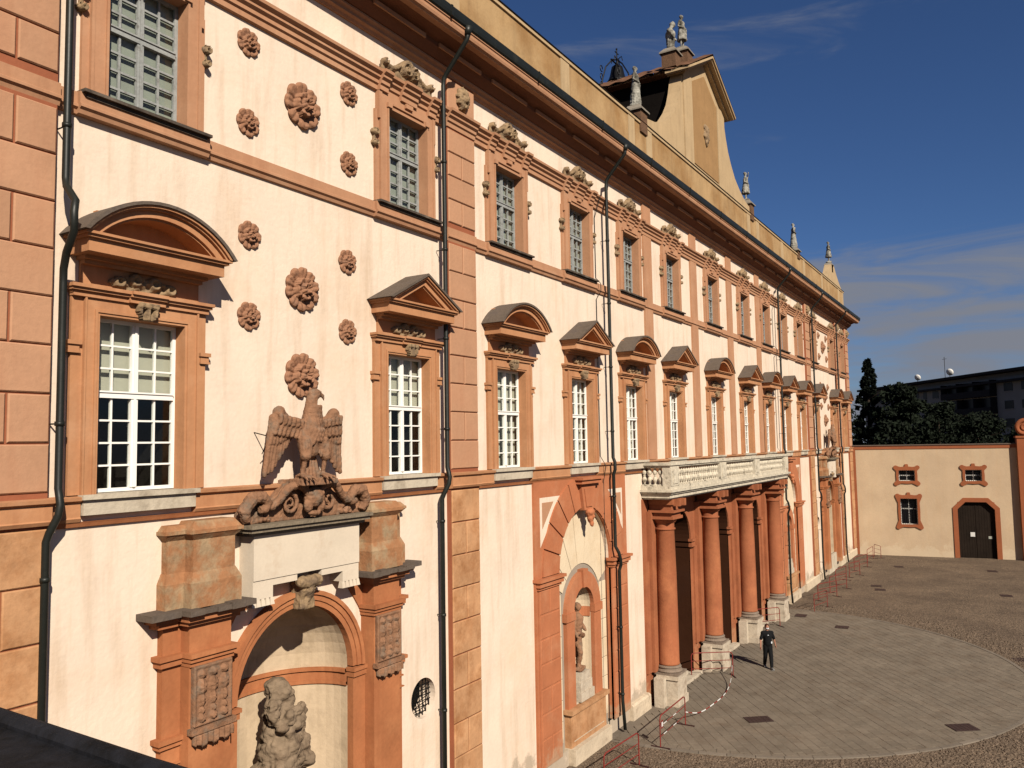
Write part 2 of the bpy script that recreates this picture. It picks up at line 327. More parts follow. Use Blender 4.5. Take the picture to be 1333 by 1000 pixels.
def remesh(mb, name, m, voxel=0.02, smooth=4, disp=0.0, dscale=6.0, decim=None):
    """fuses overlapping shapes into one continuous surface"""
    me = mb.mesh(name, m); o = bpy.data.objects.new(name, me); COL.objects.link(o)
    r = o.modifiers.new('r', 'REMESH'); r.mode = 'VOXEL'; r.voxel_size = voxel
    if smooth:
        q = o.modifiers.new('s', 'SMOOTH'); q.iterations = smooth; q.factor = 0.5
    dg = bpy.context.evaluated_depsgraph_get(); ev = o.evaluated_get(dg)
    nm = bpy.data.meshes.new_from_object(ev); bpy.data.objects.remove(o); nm.name = name
    if disp:
        n = len(nm.vertices); co = np.empty(n*3); nm.vertices.foreach_get('co', co); no = np.empty(n*3); nm.vertices.foreach_get('normal', no)
        co = co.reshape(-1, 3); no = no.reshape(-1, 3)
        d = np.array([mnoise.fractal(Vector(p)*dscale, 0.8, 2.2, 3) for p in co])
        co += no*(d[:, None]*disp); nm.vertices.foreach_set('co', co.ravel())
    nm.materials.clear(); nm.materials.append(m); nm.polygons.foreach_set('use_smooth', [True]*len(nm.polygons)); nm.update()
    return nm

def relief(name, m, w, h, f, nx=48, nz=32, back=0.0):
    """carved panel: f(x,z) -> height towards the street, or None outside the outline"""
    X = np.linspace(-w, w, nx); Z = np.linspace(-h, h, nz); H = [[f(x, z) for z in Z] for x in X]
    mb = MB(); idx = {}
    def V(i, j, fl):
        k = (i, j, fl)
        if k not in idx:
            idx[k] = len(mb.v); mb.v.append((X[i], -(H[i][j] if (fl and H[i][j] is not None) else back), Z[j]))
        return idx[k]
    ok = lambda i, j: 0 <= i < nx-1 and 0 <= j < nz-1 and all(H[a][b] is not None for a in (i, i+1) for b in (j, j+1))
    for i in range(nx-1):
        for j in range(nz-1):
            if not ok(i, j): continue
            mb.f.append((V(i,j,1), V(i+1,j,1), V(i+1,j+1,1), V(i,j+1,1)))
            for di, dj, a, b in ((-1,0,(i,j+1),(i,j)), (1,0,(i+1,j),(i+1,j+1)), (0,-1,(i,j),(i+1,j)), (0,1,(i+1,j+1),(i,j+1))):
                if not ok(i+di, j+dj): mb.f.append((V(*a,1), V(*b,1), V(*b,0), V(*a,0))[::-1])
    return mb.mesh(name, m, True)

# ------------------------------------------------------------------ ground
gb = MB(); gb.box(-300, 900, -600, 600, -0.5, 0.0)
gb.build('ground', COBB, kind='structure')

# ------------------------------------------------------------------ palace
C = 35.85
WX = [3.4, 7.63, 14.09, 18.4, 22.57, 26.6, 30.75, 35.85, 40.95, 45.1, 49.13, 53.3, 57.61, 64.07, 68.35]
XL, XR = -6.0, 70.9
PAL = thing('palace', 'long baroque palace facade of cream and orange plaster with balcony and gable', 'palace')
PORT = [10.85, 60.85]        # portals with arched niches
ARCH = [22.57, 49.13]        # blind arches
DOOR = [30.65, 35.8, 40.95]  # portico openings
COLX = [28.1, 33.2, 38.4, 43.5]
Z1B, Z1T, Z2B, Z2T, Z3B, Z3T, ZTOP = 8.22, 8.57, 14.1, 14.45, 16.92, 17.35, 18.15
WH, UH = 0.72, 0.68

# front wall with openings
holes = []
for x in WX: holes += [(x-WH, x+WH, 8.60, 11.20), (x-UH, x+UH, 14.45, 16.60)]
for x in PORT: holes.append((x-1.43, x+1.43, 1.2, 6.37))
for x in ARCH: holes.append((x-1.76, x+1.76, 0.45, 7.28))
for x in DOOR: holes.append((x-1.3, x+1.3, 0.0, 6.62))
OCX, OCZ, OCR = 14.6, 3.68, 0.43
OCS = [(OCX, OCZ), (57.1, OCZ)]
for x, z in OCS: holes.append((x-OCR, x+OCR, z-OCR, z+OCR))
xs = sorted({XL, XR} | {h[0] for h in holes} | {h[1] for h in holes} | set(np.arange(XL, XR, 3.0).tolist()))
zs = sorted({-0.2, 18.9} | {h[2] for h in holes} | {h[3] for h in holes})
wall = MB()
for a, b in zip(xs[:-1], xs[1:]):
    for c, d in zip(zs[:-1], zs[1:]):
        mx_, mz_ = (a+b)/2, (c+d)/2
        if any(h[0] < mx_ < h[1] and h[2] < mz_ < h[3] for h in holes): continue
        wall.add([(a,0,c),(b,0,c),(b,0,d),(a,0,d)], [(0,1,2,3)])
def arch_fill(mb, cx, r, zsp, ztop, y, depth, n=24):
    pts = arc(cx, zsp, r, 180, 0, n)
    for (xa, za), (xb, zb) in zip(pts[:-1], pts[1:]):
        mb.add([(xa,y,za),(xb,y,zb),(xb,y,ztop),(xa,y,ztop)], [(0,1,2,3)])
        mb.add([(xa,y,za),(xb,y,zb),(xb,y+depth,zb),(xa,y+depth,za)], [(0,3,2,1)])
for x in PORT: arch_fill(wall, x, 1.43, 4.94, 6.37, 0, 0.0)
for x in ARCH: arch_fill(wall, x, 1.76, 5.52, 7.28, 0, 0.15)
for x in DOOR: arch_fill(wall, x, 1.3, 5.32, 6.62, 0, 0.0)
for cx, cz in OCS:
    n = 32
    for k in range(n):
        a, b = 2*math.pi*k/n, 2*math.pi*(k+1)/n
        def sq(t):
            c_, s_ = math.cos(t), math.sin(t); q = max(abs(c_), abs(s_)); return (cx+OCR*c_/q, 0, cz+OCR*s_/q)
        ra = OCR*0.999
        pa = (cx+ra*math.cos(a), 0, cz+ra*math.sin(a)); pb = (cx+ra*math.cos(b), 0, cz+ra*math.sin(b))
        wall.add([pa, pb, sq(b), sq(a)], [(0,1,2,3)])
        wall.add([pa, pb, (pb[0], .45, pb[2]), (pa[0], .45, pa[2])], [(0,1,2,3)])
wall.build('front_wall', CREAM, PAL)
body = MB()
body.box(XL, XR, 15, 15.3, 0, 19.5); body.box(XR-0.3, XR, 0.02, 15, 0, 19.0); body.box(XL, XL+.3, 0.02, 15, 0, 19.5)
body.parts('side_wall', CREAM, PAL)
rf = MB(); rf.box(XL, XR, 0.45, 15, 19.3, 19.5); rf.sweep([(0.5, 19.5), (7.8, 21.6), (15, 19.5)], XL, XR); rf.build('roof', TILE, PAL)
bk = MB(); bk.box(XL+.3, XR-.3, 5.0, 5.1, 0, 19.2); bk.build('inner_wall', ROOM, PAL)

# base course
bs = MB()
segs = [(XL, PORT[0]-2.95), (PORT[0]+2.95, 19.45), (25.65, 27.2), (44.4, 46.1), (52.2, PORT[1]-2.95), (PORT[1]+2.95, XR)]
for a, b in segs: bs.sweep([(0.0,-0.2),(-0.16,-0.2),(-0.15,0.46),(-0.10,0.52),(0,0.54)], a, b)
bs.parts('base_course', BASEC, PAL)

# quoin pilasters with their blocks
QX = [(5.05, 6.2), (15.55, 16.7), (55.0, 56.15), (65.5, 66.65), (69.75, 70.9)]
blockcache = {}
def block(wd, ht, m, name, parent, x, y, z, proud=0.035, ch=0.018):
    k = (round(wd,3), round(ht,3), m.name, name, proud)
    if k not in blockcache: blockcache[k] = MB().box(0, wd, -proud, 0, 0, ht, ch).mesh(name, m)
    return link(name, blockcache[k], parent, (x, y, z))
for qa, qb in QX:
    q = MB(); q.box(qa, qb, -0.12, 0.0, 0.54, 18.3)
    qo = q.build('quoin_pilaster', GROOVE, PAL)
    wq = qb-qa
    for z0, z1, n, mt, ph in ((0.56, 8.18, 10, QUL, 0), (8.66, 14.06, 8, QUU, 1), (14.56, 16.88, 4, QUU, 0)):
        hh = (z1-z0)/n
        for i in range(n):
            zz = z0+i*hh+0.011; ht = hh-0.022+.004*math.sin(i*5.1+qa)
            if (i+ph) % 2: block(wq-0.02, ht, mt, 'quoin_block', qo, qa+0.01, -0.12, zz)
            else:
                block(wq/2-0.03, ht, mt, 'quoin_block', qo, qa+0.01, -0.12, zz); block(wq/2-0.03, ht, mt, 'quoin_block', qo, qa+wq/2+0.015, -0.12, zz)
    block(wq-0.02, 0.74, QUU, 'quoin_panel', qo, qa+0.01, -0.12, 17.38)

# lesenes
ls = MB()
for x in (28.3, 33.45, 38.6, 43.7): MB().box(x-.38, x+.38, -0.07, 0, 8.6, 16.9).box(x-.38, x+.38, -0.07, 0, 17.3, 18.2).build('lesene', PINK, PAL)

# string courses (with breaks forward)
def course(name, prof, spans, m, x0=XL, x1=XR, fwd_=0.05, parent=PAL):
    """prof: (y,z) polygon; spans: ranges pushed forward"""
    mb = MB(); cur = x0
    ev = sorted(spans)
    sh = [(y-fwd_ if y < -0.01 else y, z) for y, z in prof]
    for a, b in ev:
        if a > cur: mb.sweep(prof, cur, a)
        mb.sweep(sh, a, b); cur = b
    if cur < x1: mb.sweep(prof, cur, x1)
    return mb.build(name, m, parent)
qspan = [(a-.03, b+.03) for a, b in QX]
gaps1 = []     # the stone sills take the place of the string course under each window
c1 = MB(); cur = XL
for x in WX:
    for a, b in ((cur, x-0.95),):
        inside = [q for q in qspan if q[0] >= a-1 and q[1] <= b+1]
        c = a
        for q in inside:
            c1.sweep([(0,8.22),(-.09,8.22),(-.12,8.27),(-.10,8.29),(-.10,8.49),(-.16,8.52),(-.17,8.57),(0,8.59)], c, q[0])
            c1.sweep([(0,8.20),(-.19,8.22),(-.22,8.27),(-.20,8.29),(-.20,8.49),(-.26,8.52),(-.27,8.57),(0,8.60)], q[0], q[1]); c = q[1]
        c1.sweep([(0,8.22),(-.09,8.22),(-.12,8.27),(-.10,8.29),(-.10,8.49),(-.16,8.52),(-.17,8.57),(0,8.59)], c, b)
    cur = x+0.95
c1.sweep([(0,8.22),(-.09,8.22),(-.12,8.27),(-.10,8.29),(-.10,8.49),(-.16,8.52),(-.17,8.57),(0,8.59)], cur, 69.72)
c1.sweep([(0,8.20),(-.19,8.22),(-.22,8.27),(-.20,8.29),(-.20,8.49),(-.26,8.52),(-.27,8.57),(0,8.60)], 69.72, XR+.1)
c1.parts('lower_string_course', ORNG, PAL, gap=.03)
c1d = MB(); c1d.sweep([(0,8.14),(-.05,8.15),(-.07,8.20),(-.08,8.218),(0,8.218)], XL, XR); c1d.build('string_course_fillet', ORNGL, PAL)
win_sp = [(x-1.12, x+1.12) for x in WX]
course('middle_string_course', [(0,14.1),(-.05,14.11),(-.07,14.17),(-.11,14.20),(-.11,14.24),(-.08,14.26),(-.08,14.43),(0,14.45)],
       sorted(win_sp+qspan), PINK, fwd_=0.07)
course('upper_string_course', [(0,16.90),(-.07,16.92),(-.07,17.02),(-.11,17.05),(-.11,17.12),(-.17,17.17),(-.17,17.22),(-.24,17.27),(-.25,17.33),(0,17.38)],
       sorted([(x-1.0, x-.72) for x in WX]+[(x-.28, x+.28) for x in WX]+[(x+.72, x+1.0) for x in WX]+qspan), PINK, fwd_=0.08)
top = MB()
top.sweep([(0,18.10),(-.05,18.10),(-.08,18.16),(-.14,18.19),(-.14,18.25),(-.20,18.30),(-.20,18.34),(0,18.36)], XL, XR+.2)
top.build('cornice_bed_moulding', PINK, PAL)
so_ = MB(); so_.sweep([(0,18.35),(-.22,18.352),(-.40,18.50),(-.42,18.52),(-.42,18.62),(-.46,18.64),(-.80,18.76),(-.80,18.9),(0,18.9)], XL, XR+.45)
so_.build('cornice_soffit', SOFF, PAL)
# blocks and fillets below the corona
for i in range(34):
    a = XL+0.4+i*2.27
    MB().box(a, a+1.75, -0.47, -0.425, 18.50, 18.60).build('soffit_fillet', PINK, PAL)
cor = MB(); cor.sweep([(-.76,18.715),(-.88,18.72),(-.90,18.75),(-.94,18.77),(-.96,18.83),(-.965,18.90),(-.99,18.91),(-.99,18.93),(0,18.93)], XL, XR+.9)
cor.build('corona', PINK, PAL)
gut = MB(); gut.sweep([(-.6,18.932),(-.99,18.932),(-1.03,18.97),(-1.05,19.04),(-1.06,19.18),(-1.0,19.21),(0.0,19.3)], XL, XR+1.1)
for i in range(20): gut.box(XL+.5+i*4.0, XL+.56+i*4.0, -1.068, -1.0, 18.95, 19.20)
gut.build('gutter', PIPE, PAL)

# ---------------- first floor windows
def band_outline(kind, w_, h_, t):
    """outer polyline of pediment, inset by t"""
    if kind == 'tri':
        k = math.hypot(w_, h_); 
        return [(-(w_-t*1.0), 12.30+0.0), (0, 12.30+h_-t*k/w_), (w_-t*1.0, 12.30)] if t == 0 else [(-(w_-t*k/h_), 12.30), (0, 12.30+h_-t*k/w_), (w_-t*k/h_, 12.30)]
    R = (w_*w_+h_*h_)/(2*h_); zc = 12.30+h_-R; r = R-t
    a = math.degrees(math.asin(min(1, (12.30-zc)/r)))
    return arc(0, zc, r, 180-a, a, 20)
def pediment_meshes(kind):
    w_, h_ = 1.27, (0.68 if kind == 'tri' else 0.63)
    def ly(t0, t1, y0, y1, m, nm):
        o = band_outline(kind, w_, h_, t0); i = band_outline(kind, w_, h_, t1); mb = MB(); mb.band(o, i, y0, y1); return (mb, m, nm)
    cr = MB()
    for t0, t1, y in ((0.035, 0.075, -.62), (0.075, 0.105, -.575), (0.105, 0.21, -.52), (0.21, 0.24, -.47)):
        cr.band(band_outline(kind, w_, h_, t0), band_outline(kind, w_, h_, t1), y, 0.0)
    for hw, z0, z1, y in ((1.24, 12.26, 12.298, -.60), (1.20, 12.22, 12.26, -.56), (1.15, 12.03, 12.22, -.50), (1.04, 11.98, 12.03, -.24), (1.0, 11.92, 11.98, -.15)):
        cr.box(-hw, hw, y, 0, z0, z1)
    cr.prism([(-1.0, 12.2), (1.0, 12.2), (0, 12.9)] if kind == 'tri' else [(-1.05, 12.2)]+arc(0, 12.3, .93, 158, 22, 8)[::1]+[(1.05, 12.2)], -0.10, 0) if kind == 'tri' else cr.box(-.8, .8, -.10, 0, 12.2, 12.75)
    sl_ = MB(); o = band_outline(kind, w_+.03, h_+.012, 0.0); i = band_outline(kind, w_, h_, 0.036); sl_.band(o, i, -.655, 0.0)
    return cr.mesh('pediment', ORNG), sl_.mesh('slate_capping', LEDGE)
PED = {k: pediment_meshes(k) for k in ('tri', 'arc')}
sur = MB()
# architrave with inner fascia, raised outer strip and side strips
for s in (-1, 1):
    def bx(a, b, y0, y1, z0, z1):
        sur.box(min(s*a, s*b), max(s*a, s*b), y0, y1, z0, z1)
    bx(WH, .76, -.10, .22, 8.6, 11.2); bx(.76, .80, -.12, 0, 8.6, 11.24); bx(.80, .93, -.10, 0, 8.6, 11.28); bx(.93, .96, -.13, 0, 8.6, 11.44)
    bx(.96, 1.13, -.07, 0, 8.6, 11.44)
    bx(1.02, 1.18, -.10, 0, 10.62, 10.80); bx(1.0, 1.20, -.13, 0, 10.74, 10.80); bx(1.01, 1.19, -.115, 0, 10.62, 10.655)
sur.box(-.76, .76, -.10, .22, 11.2, 11.24); sur.box(-.80, .80, -.12, 0, 11.24, 11.28); sur.box(-.93, .93, -.10, 0, 11.28, 11.44)
sur.box(-1.0, 1.0, -.05, 0, 11.60, 11.92)
sur_me = sur.mesh('window_surround', ORNG)
cor1 = MB(); 
for hw, z0, z1, y in ((1.14, 11.44, 11.48, -.14), (1.15, 11.48, 11.52, -.12), (1.18, 11.52, 11.56, -.18), (1.20, 11.56, 11.61, -.22)):
    cor1.box(-hw, hw, y, 0, z0, z1); cor1.box(-.30, .30, y-.05, 0, z0+.001, z1+.001)
lint_me = cor1.mesh('lintel_moulding', ORNG)
sill = MB(); sill.box(-.93, .93, -.14, .22, 8.31, 8.53); sill.box(-.97, .97, -.20, .22, 8.53, 8.60)
sill_me = sill.mesh('stone_sill', STONE)
def fest(x, z):
    h = None
    for cx_, cz_, r in ((-.17, .04, .115), (.15, .03, .115), (-.43, -.02, .10), (.43, -.03, .10)):
        d = math.hypot(x-cx_, z-cz_)
        if d < r: h = max(h or 0, 0.07+.05*math.cos((d/r-.62)*5)+(.03 if d < r*.3 else 0))
    q = math.sqrt((x/.60)**2+((z+.03)/.13)**2)
    if q < 1: h = max(h or 0, 0.04+.03*math.sin(x*34)*math.sin(z*47+x*9)+.02*(1-q))
    return h
FEST = relief('festoon', CARVE, .62, .18, fest, 64, 26)
def brk(x, z):
    if abs(x) > .17-(.06 if z < 0 else 0)*(-z/.12): return None
    return .09+.05*math.cos(x*48)*(1 if z < .05 else .2)+(.05 if z > .06 else 0)
BRK = relief('carved_bracket', CARVE, .18, .13, brk, 22, 16)

def casement(w_, z0, z1, ztr, rows_lo, rows_hi, m, bar=0.028, st=0.055, name='casement'):
    mb = MB(); y0, y1 = 0.14, 0.20
    mb.box(-w_, -w_+st, y0, y1, z0, z1); mb.box(w_-st, w_, y0, y1, z0, z1); mb.box(-w_+st, w_-st, y0, y1, z0, z0+st); mb.box(-w_+st, w_-st, y0, y1, z1-st, z1)
    mb.box(-w_+st, w_-st, y0-.03, y1, ztr-.05, ztr+.05); mb.box(-w_+st, w_-st, y0-.05, y0-.03, ztr+.03, ztr+.055)
    for a, b in ((z0+st, ztr-.05), (ztr+.05, z1-st)):
        mb.box(-.055, .055, y0-.015, y1, a, b); mb.box(-.018, .018, y0-.035, y0-.015, a, b)
    panes = []
    for a, b, rows in ((z0+st, ztr-.05, rows_lo), (ztr+.05, z1-st, rows_hi)):
        mb_w = (w_-st-.055)
        for s in (-1, 1):
            x0 = -w_+st if s < 0 else .055; x1 = x0+mb_w
            mb.box((x0+x1)/2-bar/2, (x0+x1)/2+bar/2, y0+.01, y1, a, b)
            for r in range(rows):
                za = a+(b-a)*r/rows; zb = a+(b-a)*(r+1)/rows
                if r: mb.box(x0, (x0+x1)/2-bar/2, y0+.012, y1, za-bar/2, za+bar/2); mb.box((x0+x1)/2+bar/2, x1, y0+.012, y1, za-bar/2, za+bar/2)
                for xx0, xx1 in ((x0, (x0+x1)/2), ((x0+x1)/2, x1)):
                    panes.append(((xx0+xx1)/2, (za+zb)/2, xx1-xx0, zb-za, b > ztr))
    return mb.mesh(name, m), panes
CAS1, PAN1 = casement(WH, 8.61, 11.2, 10.06, 4, 3, WHITE)
CAS2, PAN2 = casement(UH, 14.46, 16.6, 15.72, 4, 3, GREYW, bar=0.035, st=0.06)
pane_cache = {}
def pane(wd, ht):
    k = (round(wd, 3), round(ht, 3))
    if k not in pane_cache: pane_cache[k] = MB().box(-wd/2+.006, wd/2-.006, 0, .006, -ht/2+.006, ht/2-.006).mesh('pane', GLASS)
    return pane_cache[k]
room_me = {}
def room(w_, z0, z1, back=1.3):
    mb = MB(); a, b = -w_, w_
    vs = [(a,.21,z0),(b,.21,z0),(b,.21,z1),(a,.21,z1),(a,back,z0),(b,back,z0),(b,back,z1),(a,back,z1)]
    mb.add(vs, [(0,1,5,4),(1,2,6,5),(2,3,7,6),(3,0,4,7),(4,5,6,7)]); return mb
ROOM1 = room(WH+.1, 8.5, 11.3).mesh('window_recess', ROOM); ROOM2 = room(UH+.1, 14.4, 16.7, .6).mesh('window_recess', ROOM)
BL_HI = MB().box(-WH-.08, WH+.08, .28, .29, 10.02, 11.2).mesh('roller_blind', CURT)
BL_LO = MB().box(-WH-.08, -.03, .30, .31, 8.6, 10.01).box(.04, WH+.08, .32, .33, 8.6, 10.0).mesh('drawn_curtain', CURT)
SHUT_ME = MB().box(-UH, -.01, .235, .26, 14.46, 16.6).box(.01, UH, .235, .26, 14.46, 16.6).mesh('inner_shutter', SHUT)
# upper window surround
us = MB()
for s in (-1, 1):
    def bx(a, b, y0, y1, z0, z1): us.box(min(s*a, s*b), max(s*a, s*b), y0, y1, z0, z1)
    bx(UH, .72, -.13, .22, 14.47, 16.6); bx(.72, .90, -.10, 0, 14.47, 16.92); bx(.90, .95, -.12, 0, 14.47, 16.3); bx(.95, 1.06, -.06, 0, 14.47, 16.5)
    bx(.90, 1.0, -.12, 0, 16.3, 16.92); bx(.60, .74, -.16, -.10, 16.62, 16.72)
us.box(-.72, .72, -.13, .22, 16.6, 16.66); us.box(-.72, .72, -.10, 0, 16.66, 16.92); us.box(-.55, .55, -.15, -.10, 16.70, 16.735); us.box(-.12, .12, -.16, -.10, 16.80, 16.9)
US = us.mesh('window_surround', PINK)
usl = MB(); usl.box(-1.10, 1.10, -.24, .22, 14.415, 14.462); usl.box(-1.04, 1.04, -.18, 0, 14.36, 14.415)
USL = usl.mesh('dark_sill', SLATE)
def spiral_h(x, z, cx, cz, r, turns=2.2, s=1):
    dx, dz = (x-cx)*s, z-cz; d = math.hypot(dx, dz)
    if d > r: return None
    a = math.atan2(dz, dx)
    ph = d/r*turns - a/(2*math.pi)
    return .10+.05*math.cos(2*math.pi*ph)+.03*(1-d/r)
def crest(x, z):
    top = .30*math.exp(-(x/.36)**2)+.14*math.exp(-((abs(x)-.82)/.10)**2)-.02-.10*abs(x)
    if abs(x) > .92 or z > top+.02 or z < -.30: return None
    h = .06+.02*math.sin(x*23+z*17)
    for cx_, s in ((-.12, 1), (.16, -1)):
        q = spiral_h(x, z, cx_, .03, .17, 2.0, s)
        if q: h = max(h, q+.03)
    q = spiral_h(x, z, .82*(1 if x > 0 else -1), -.02, .11, 1.2, 1)
    if q: h = max(h, q)
    ridge = abs(z-top+.05); 
    if ridge < .045: h = max(h, .12)
    return h+.015*mnoise.noise(Vector((x*16, z*16, 3)))
CREST = relief('carved_crest', CARVE, .95, .34, crest, 72, 34)
def mask(x, z):
    q = math.sqrt((x/.24)**2+(z/.30)**2)
    rim = 1+.10*math.sin(math.atan2(z, x)*9)
    if q > rim: return None
    h = .16*(1-q*q*.8)+.05
    h -= .06*math.exp(-(((abs(x)-.08)/.04)**2+((z-.05)/.035)**2)); h += .05*math.exp(-((x/.035)**2+((z+.01)/.08)**2)); h -= .05*math.exp(-((x/.08)**2+((z+.13)/.025)**2))
    return h+.035*mnoise.noise(Vector((x*20, z*20, 1)))*(q > .55)+.02*mnoise.noise(Vector((x*40, z*40, 1)))
MASKR = relief('carved_mask', CARVE, .28, .34, mask, 30, 34)
def earvol(x, z):
    q = spiral_h(x, z, 0.0, .12, .09, 1.2) or spiral_h(x, z, .0, -.12, .075, 1.2)
    if q is None and abs(x) < .035 and abs(z) < .18: q = .07
    return q
EAR = relief('carved_scroll', CARVE, .1, .23, earvol, 14, 28)

for i, x in enumerate(WX):
    kind = 'arc' if i % 2 else 'tri'
    near = 1 <= i <= 4
    # first floor
    wn = link('window', sur_me, PAL, (x, 0, 0))
    L = lambda n, me, l=(0,0,0), **k: link(n, me, wn, l, **k)
    L('lintel_moulding', lint_me); L('stone_sill', sill_me); L('pediment', PED[kind][0]); L('slate_capping', PED[kind][1])
    L('festoon', FEST, (0, -.05, 11.76)); L('carved_bracket', BRK, (0, -.10, 11.33)); L('casement', CAS1); L('window_recess', ROOM1); L('roller_blind', BL_HI)
    if i not in (1, 2, 6, 7): L('drawn_curtain', BL_LO)
    # upper floor
    un = link('upper_window', US, PAL, (x, 0, 0))
    U = lambda n, me, l=(0,0,0), **k: link(n, me, un, l, **k)
    U('dark_sill', USL); U('carved_crest', CREST, (0, -.06, 17.66)); U('casement', CAS2); U('window_recess', ROOM2); U('inner_shutter', SHUT_ME)
    for s in (-1, 1): U('carved_scroll', EAR, (s*1.08, -.0, 15.85))
    for PN, par, nm in ((PAN1, wn, 0), (PAN2, un, 1)):
        if near:
            for (px, pz, pw, ph_, hi) in PN: link('pane', pane(pw, ph_), par, (px, .168, pz))
        else:
            g_ = MB()
            for (px, pz, pw, ph_, hi) in PN: g_.box(px-pw/2+.006, px+pw/2-.006, .168, .174, pz-ph_/2+.006, pz+ph_/2-.006)
            k = ('g', nm)
            if k not in room_me: room_me[k] = g_.mesh('glazing', GLASS)
            link('glazing', room_me[k], par)
for qa, qb in QX: link('carved_mask', MASKR, PAL, ((qa+qb)/2, -.15, 17.76))

# rosettes
def rosette(R, seed, lobes=8, n=120, k=30):
    mb = MB(); rr = random.Random(seed); ph = rr.random()*6
    lay = [(1.0, lobes, ph, 0.0), (.52, 5, ph+.5, .10), (.24, 4, ph+.9, .17)]
    for a in range(k+1):
        t = a/k
        for j in range(n):
            th = 2*math.pi*j/n
            rad = t*R*(1-.13*(1-abs(math.cos(lobes/2*(th+ph)))**.6)*t)
            h = 0.03
            for rl, nl, pp, b0 in lay:
                c = abs(math.cos(nl/2*(th+pp))); edge = rl*(.86+.14*c**.5)
                if t < edge:
                    u = t/edge; h = b0+.02+.085*math.sin(u*1.75)**2*u-.07*(1-c)**3*u**.5-.016*math.exp(-((c-1)/.04)**2)*u
                    if u > .93: h -= .02
            h += .008*mnoise.noise(Vector((t*7*math.cos(th), t*7*math.sin(th), seed)))
            mb.v.append((rad*math.cos(th), -max(h, .01)*R/.46, rad*math.sin(th)))
    for a in range(k):
        for j in range(n): mb.f.append((a*n+j, a*n+(j+1)%n, (a+1)*n+(j+1)%n, (a+1)*n+j))
    o = len(mb.v)
    for j in range(n): x_, y_, z_ = mb.v[k*n+j]; mb.v.append((x_*.93, 0.0, z_*.93))
    for j in range(n): mb.f.append((k*n+j, k*n+(j+1)%n, o+(j+1)%n, o+j))
    return mb.mesh('rosette', ROSE, True)
RB = [rosette(.46, 3, 8), rosette(.43, 5, 10)]; RS = [rosette(.26, s_, 7) for s_ in (11, 12, 13)]
for ci, cx in enumerate(PORT):
    for dx, z, big in ((0.1,15.80,0),(0.1,12.22,1),(0.1,10.58,1)): link('rosette', RB[big], PAL, (cx+dx, 0, z), ry=z*.7)
    for k, (dx, z) in enumerate([(-1.2,16.52),(1.4,16.53),(-1.2,15.04),(1.4,15.04),(-1.15,13.0),(1.35,12.98),(-1.15,11.55),(1.35,11.55)]):
        link('rosette', RS[k % 3], PAL, (cx+dx, 0, z), ry=z*1.3)

# oculus grilles
for cx, cz in OCS:
    g_ = MB()
    for k in range(-3, 4):
        hh = math.sqrt(max(0, OCR**2-(k*.115)**2))
        g_.tube([(cx+k*.115, .12, cz-hh), (cx+k*.115, .12, cz+hh)], .012, 6); g_.tube([(cx-hh, .14, cz+k*.115), (cx+hh, .14, cz+k*.115)], .012, 6)
    oo = g_.build('oculus_grille', IRON, PAL)
    MB().box(cx-.5, cx+.5, .46, .48, cz-.5, cz+.5).build('oculus_back', ROOM, oo)

# drainpipes
def pipe(x, jog=True, r=.054, hug=None):
    mb = MB(); y = -.27; P = [(x, -1.02, 18.98), (x, -.98, 18.72), (x, -.90, 18.62), (x, -.36, 18.02), (x, -.29, 17.92), (x, y, 17.75)]
    if hug: P += [(x, y, hug+.75), (x-.03, y-.08, hug+.6), (x-.10, -.70, hug+.32), (x-.14, -.74, hug+.15), (x-.12, -.72, hug-.1), (x-.05, -.42, hug-.35), (x-.01, y-.02, hug-.55), (x, y, hug-.75)]
    if jog: P += [(x, y, 8.72), (x, -.30, 8.62), (x, -.33, 8.5), (x-.02, -.32, 8.35), (x-.08, -.22, 8.12), (x-.10, -.18, 8.0), (x-.10, -.18, 0.05)]
    else: P += [(x, y, 8.75), (x, -.33, 8.6), (x, -.33, 8.35), (x, y, 8.2), (x, y, 5.9), (x+.05, -.36, 5.7), (x+.12, -.38, 5.5), (x+.2, -.36, 5.3), (x+.25, y, 5.1), (x+.25, y, 1.0), (x+.25, y-.06, .1)]
    mb.tube(P, r, 12)
    for z in np.arange(1.2, 16.9, 2.1):
        xx, yy = (x-.10, -.18) if (jog and z < 8) else ((x+.25, y) if z < 5.5 else (x, y))
        if hug and abs(z-hug) < 1.2: continue
        mb.tube([(xx, yy, z-.03), (xx, yy, z+.03)], r+.014, 12); mb.tube([(xx, yy, z), (xx, -.02, z)], .012, 5)
    mb.tube([(x, -1.02, 19.0), (x, -.97, 18.8)], [.11, .075], 12)
    return mb.build('drainpipe', PIPE, PAL, True)
pipe(15.22); pipe(24.3, False); pipe(47.4, False); pipe(56.5, False); pipe(65.3, False); pipe(6.26, True, .052, hug=12.3)
for x in (23.85, 46.9):
    MB().tube([(x,-.30,17.4),(x,-.03,16.6),(x,-.03,14.6),(x,-.20,14.4),(x,-.20,14.15),(x,-.03,13.9),(x,-.03,8.8),(x,-.22,8.5),(x,-.12,8.0),(x,-.12,.3)], .013, 6).build('lightning_cable', PIPE, PAL)

# ---------------- parapet and central gable
pp = MB()
ZP = 21.2
pp.box(XL, XR, 0.0, .45, 19.1, ZP); 
pp.build('parapet', PARA, PAL)
MB().box(XL, XR+.04, -.05, .52, ZP, ZP+.098).build('parapet_coping', PARAL, PAL)
pl = MB()
for x in (-2, 4.5, 10, 16.0, 22, 27.2, 28.9, 42.7, 44.5, 50, 56, 62, 68.6, 70.4): pl.box(x-.28, x+.28, -.035, 0, 19.15, ZP-.03)
pl.parts('parapet_lesene', PARAL, PAL)
MB().box(XL, XR+.06, -.07, .55, ZP+.10, ZP+.14).build('lead_capping', DARKW, PAL)
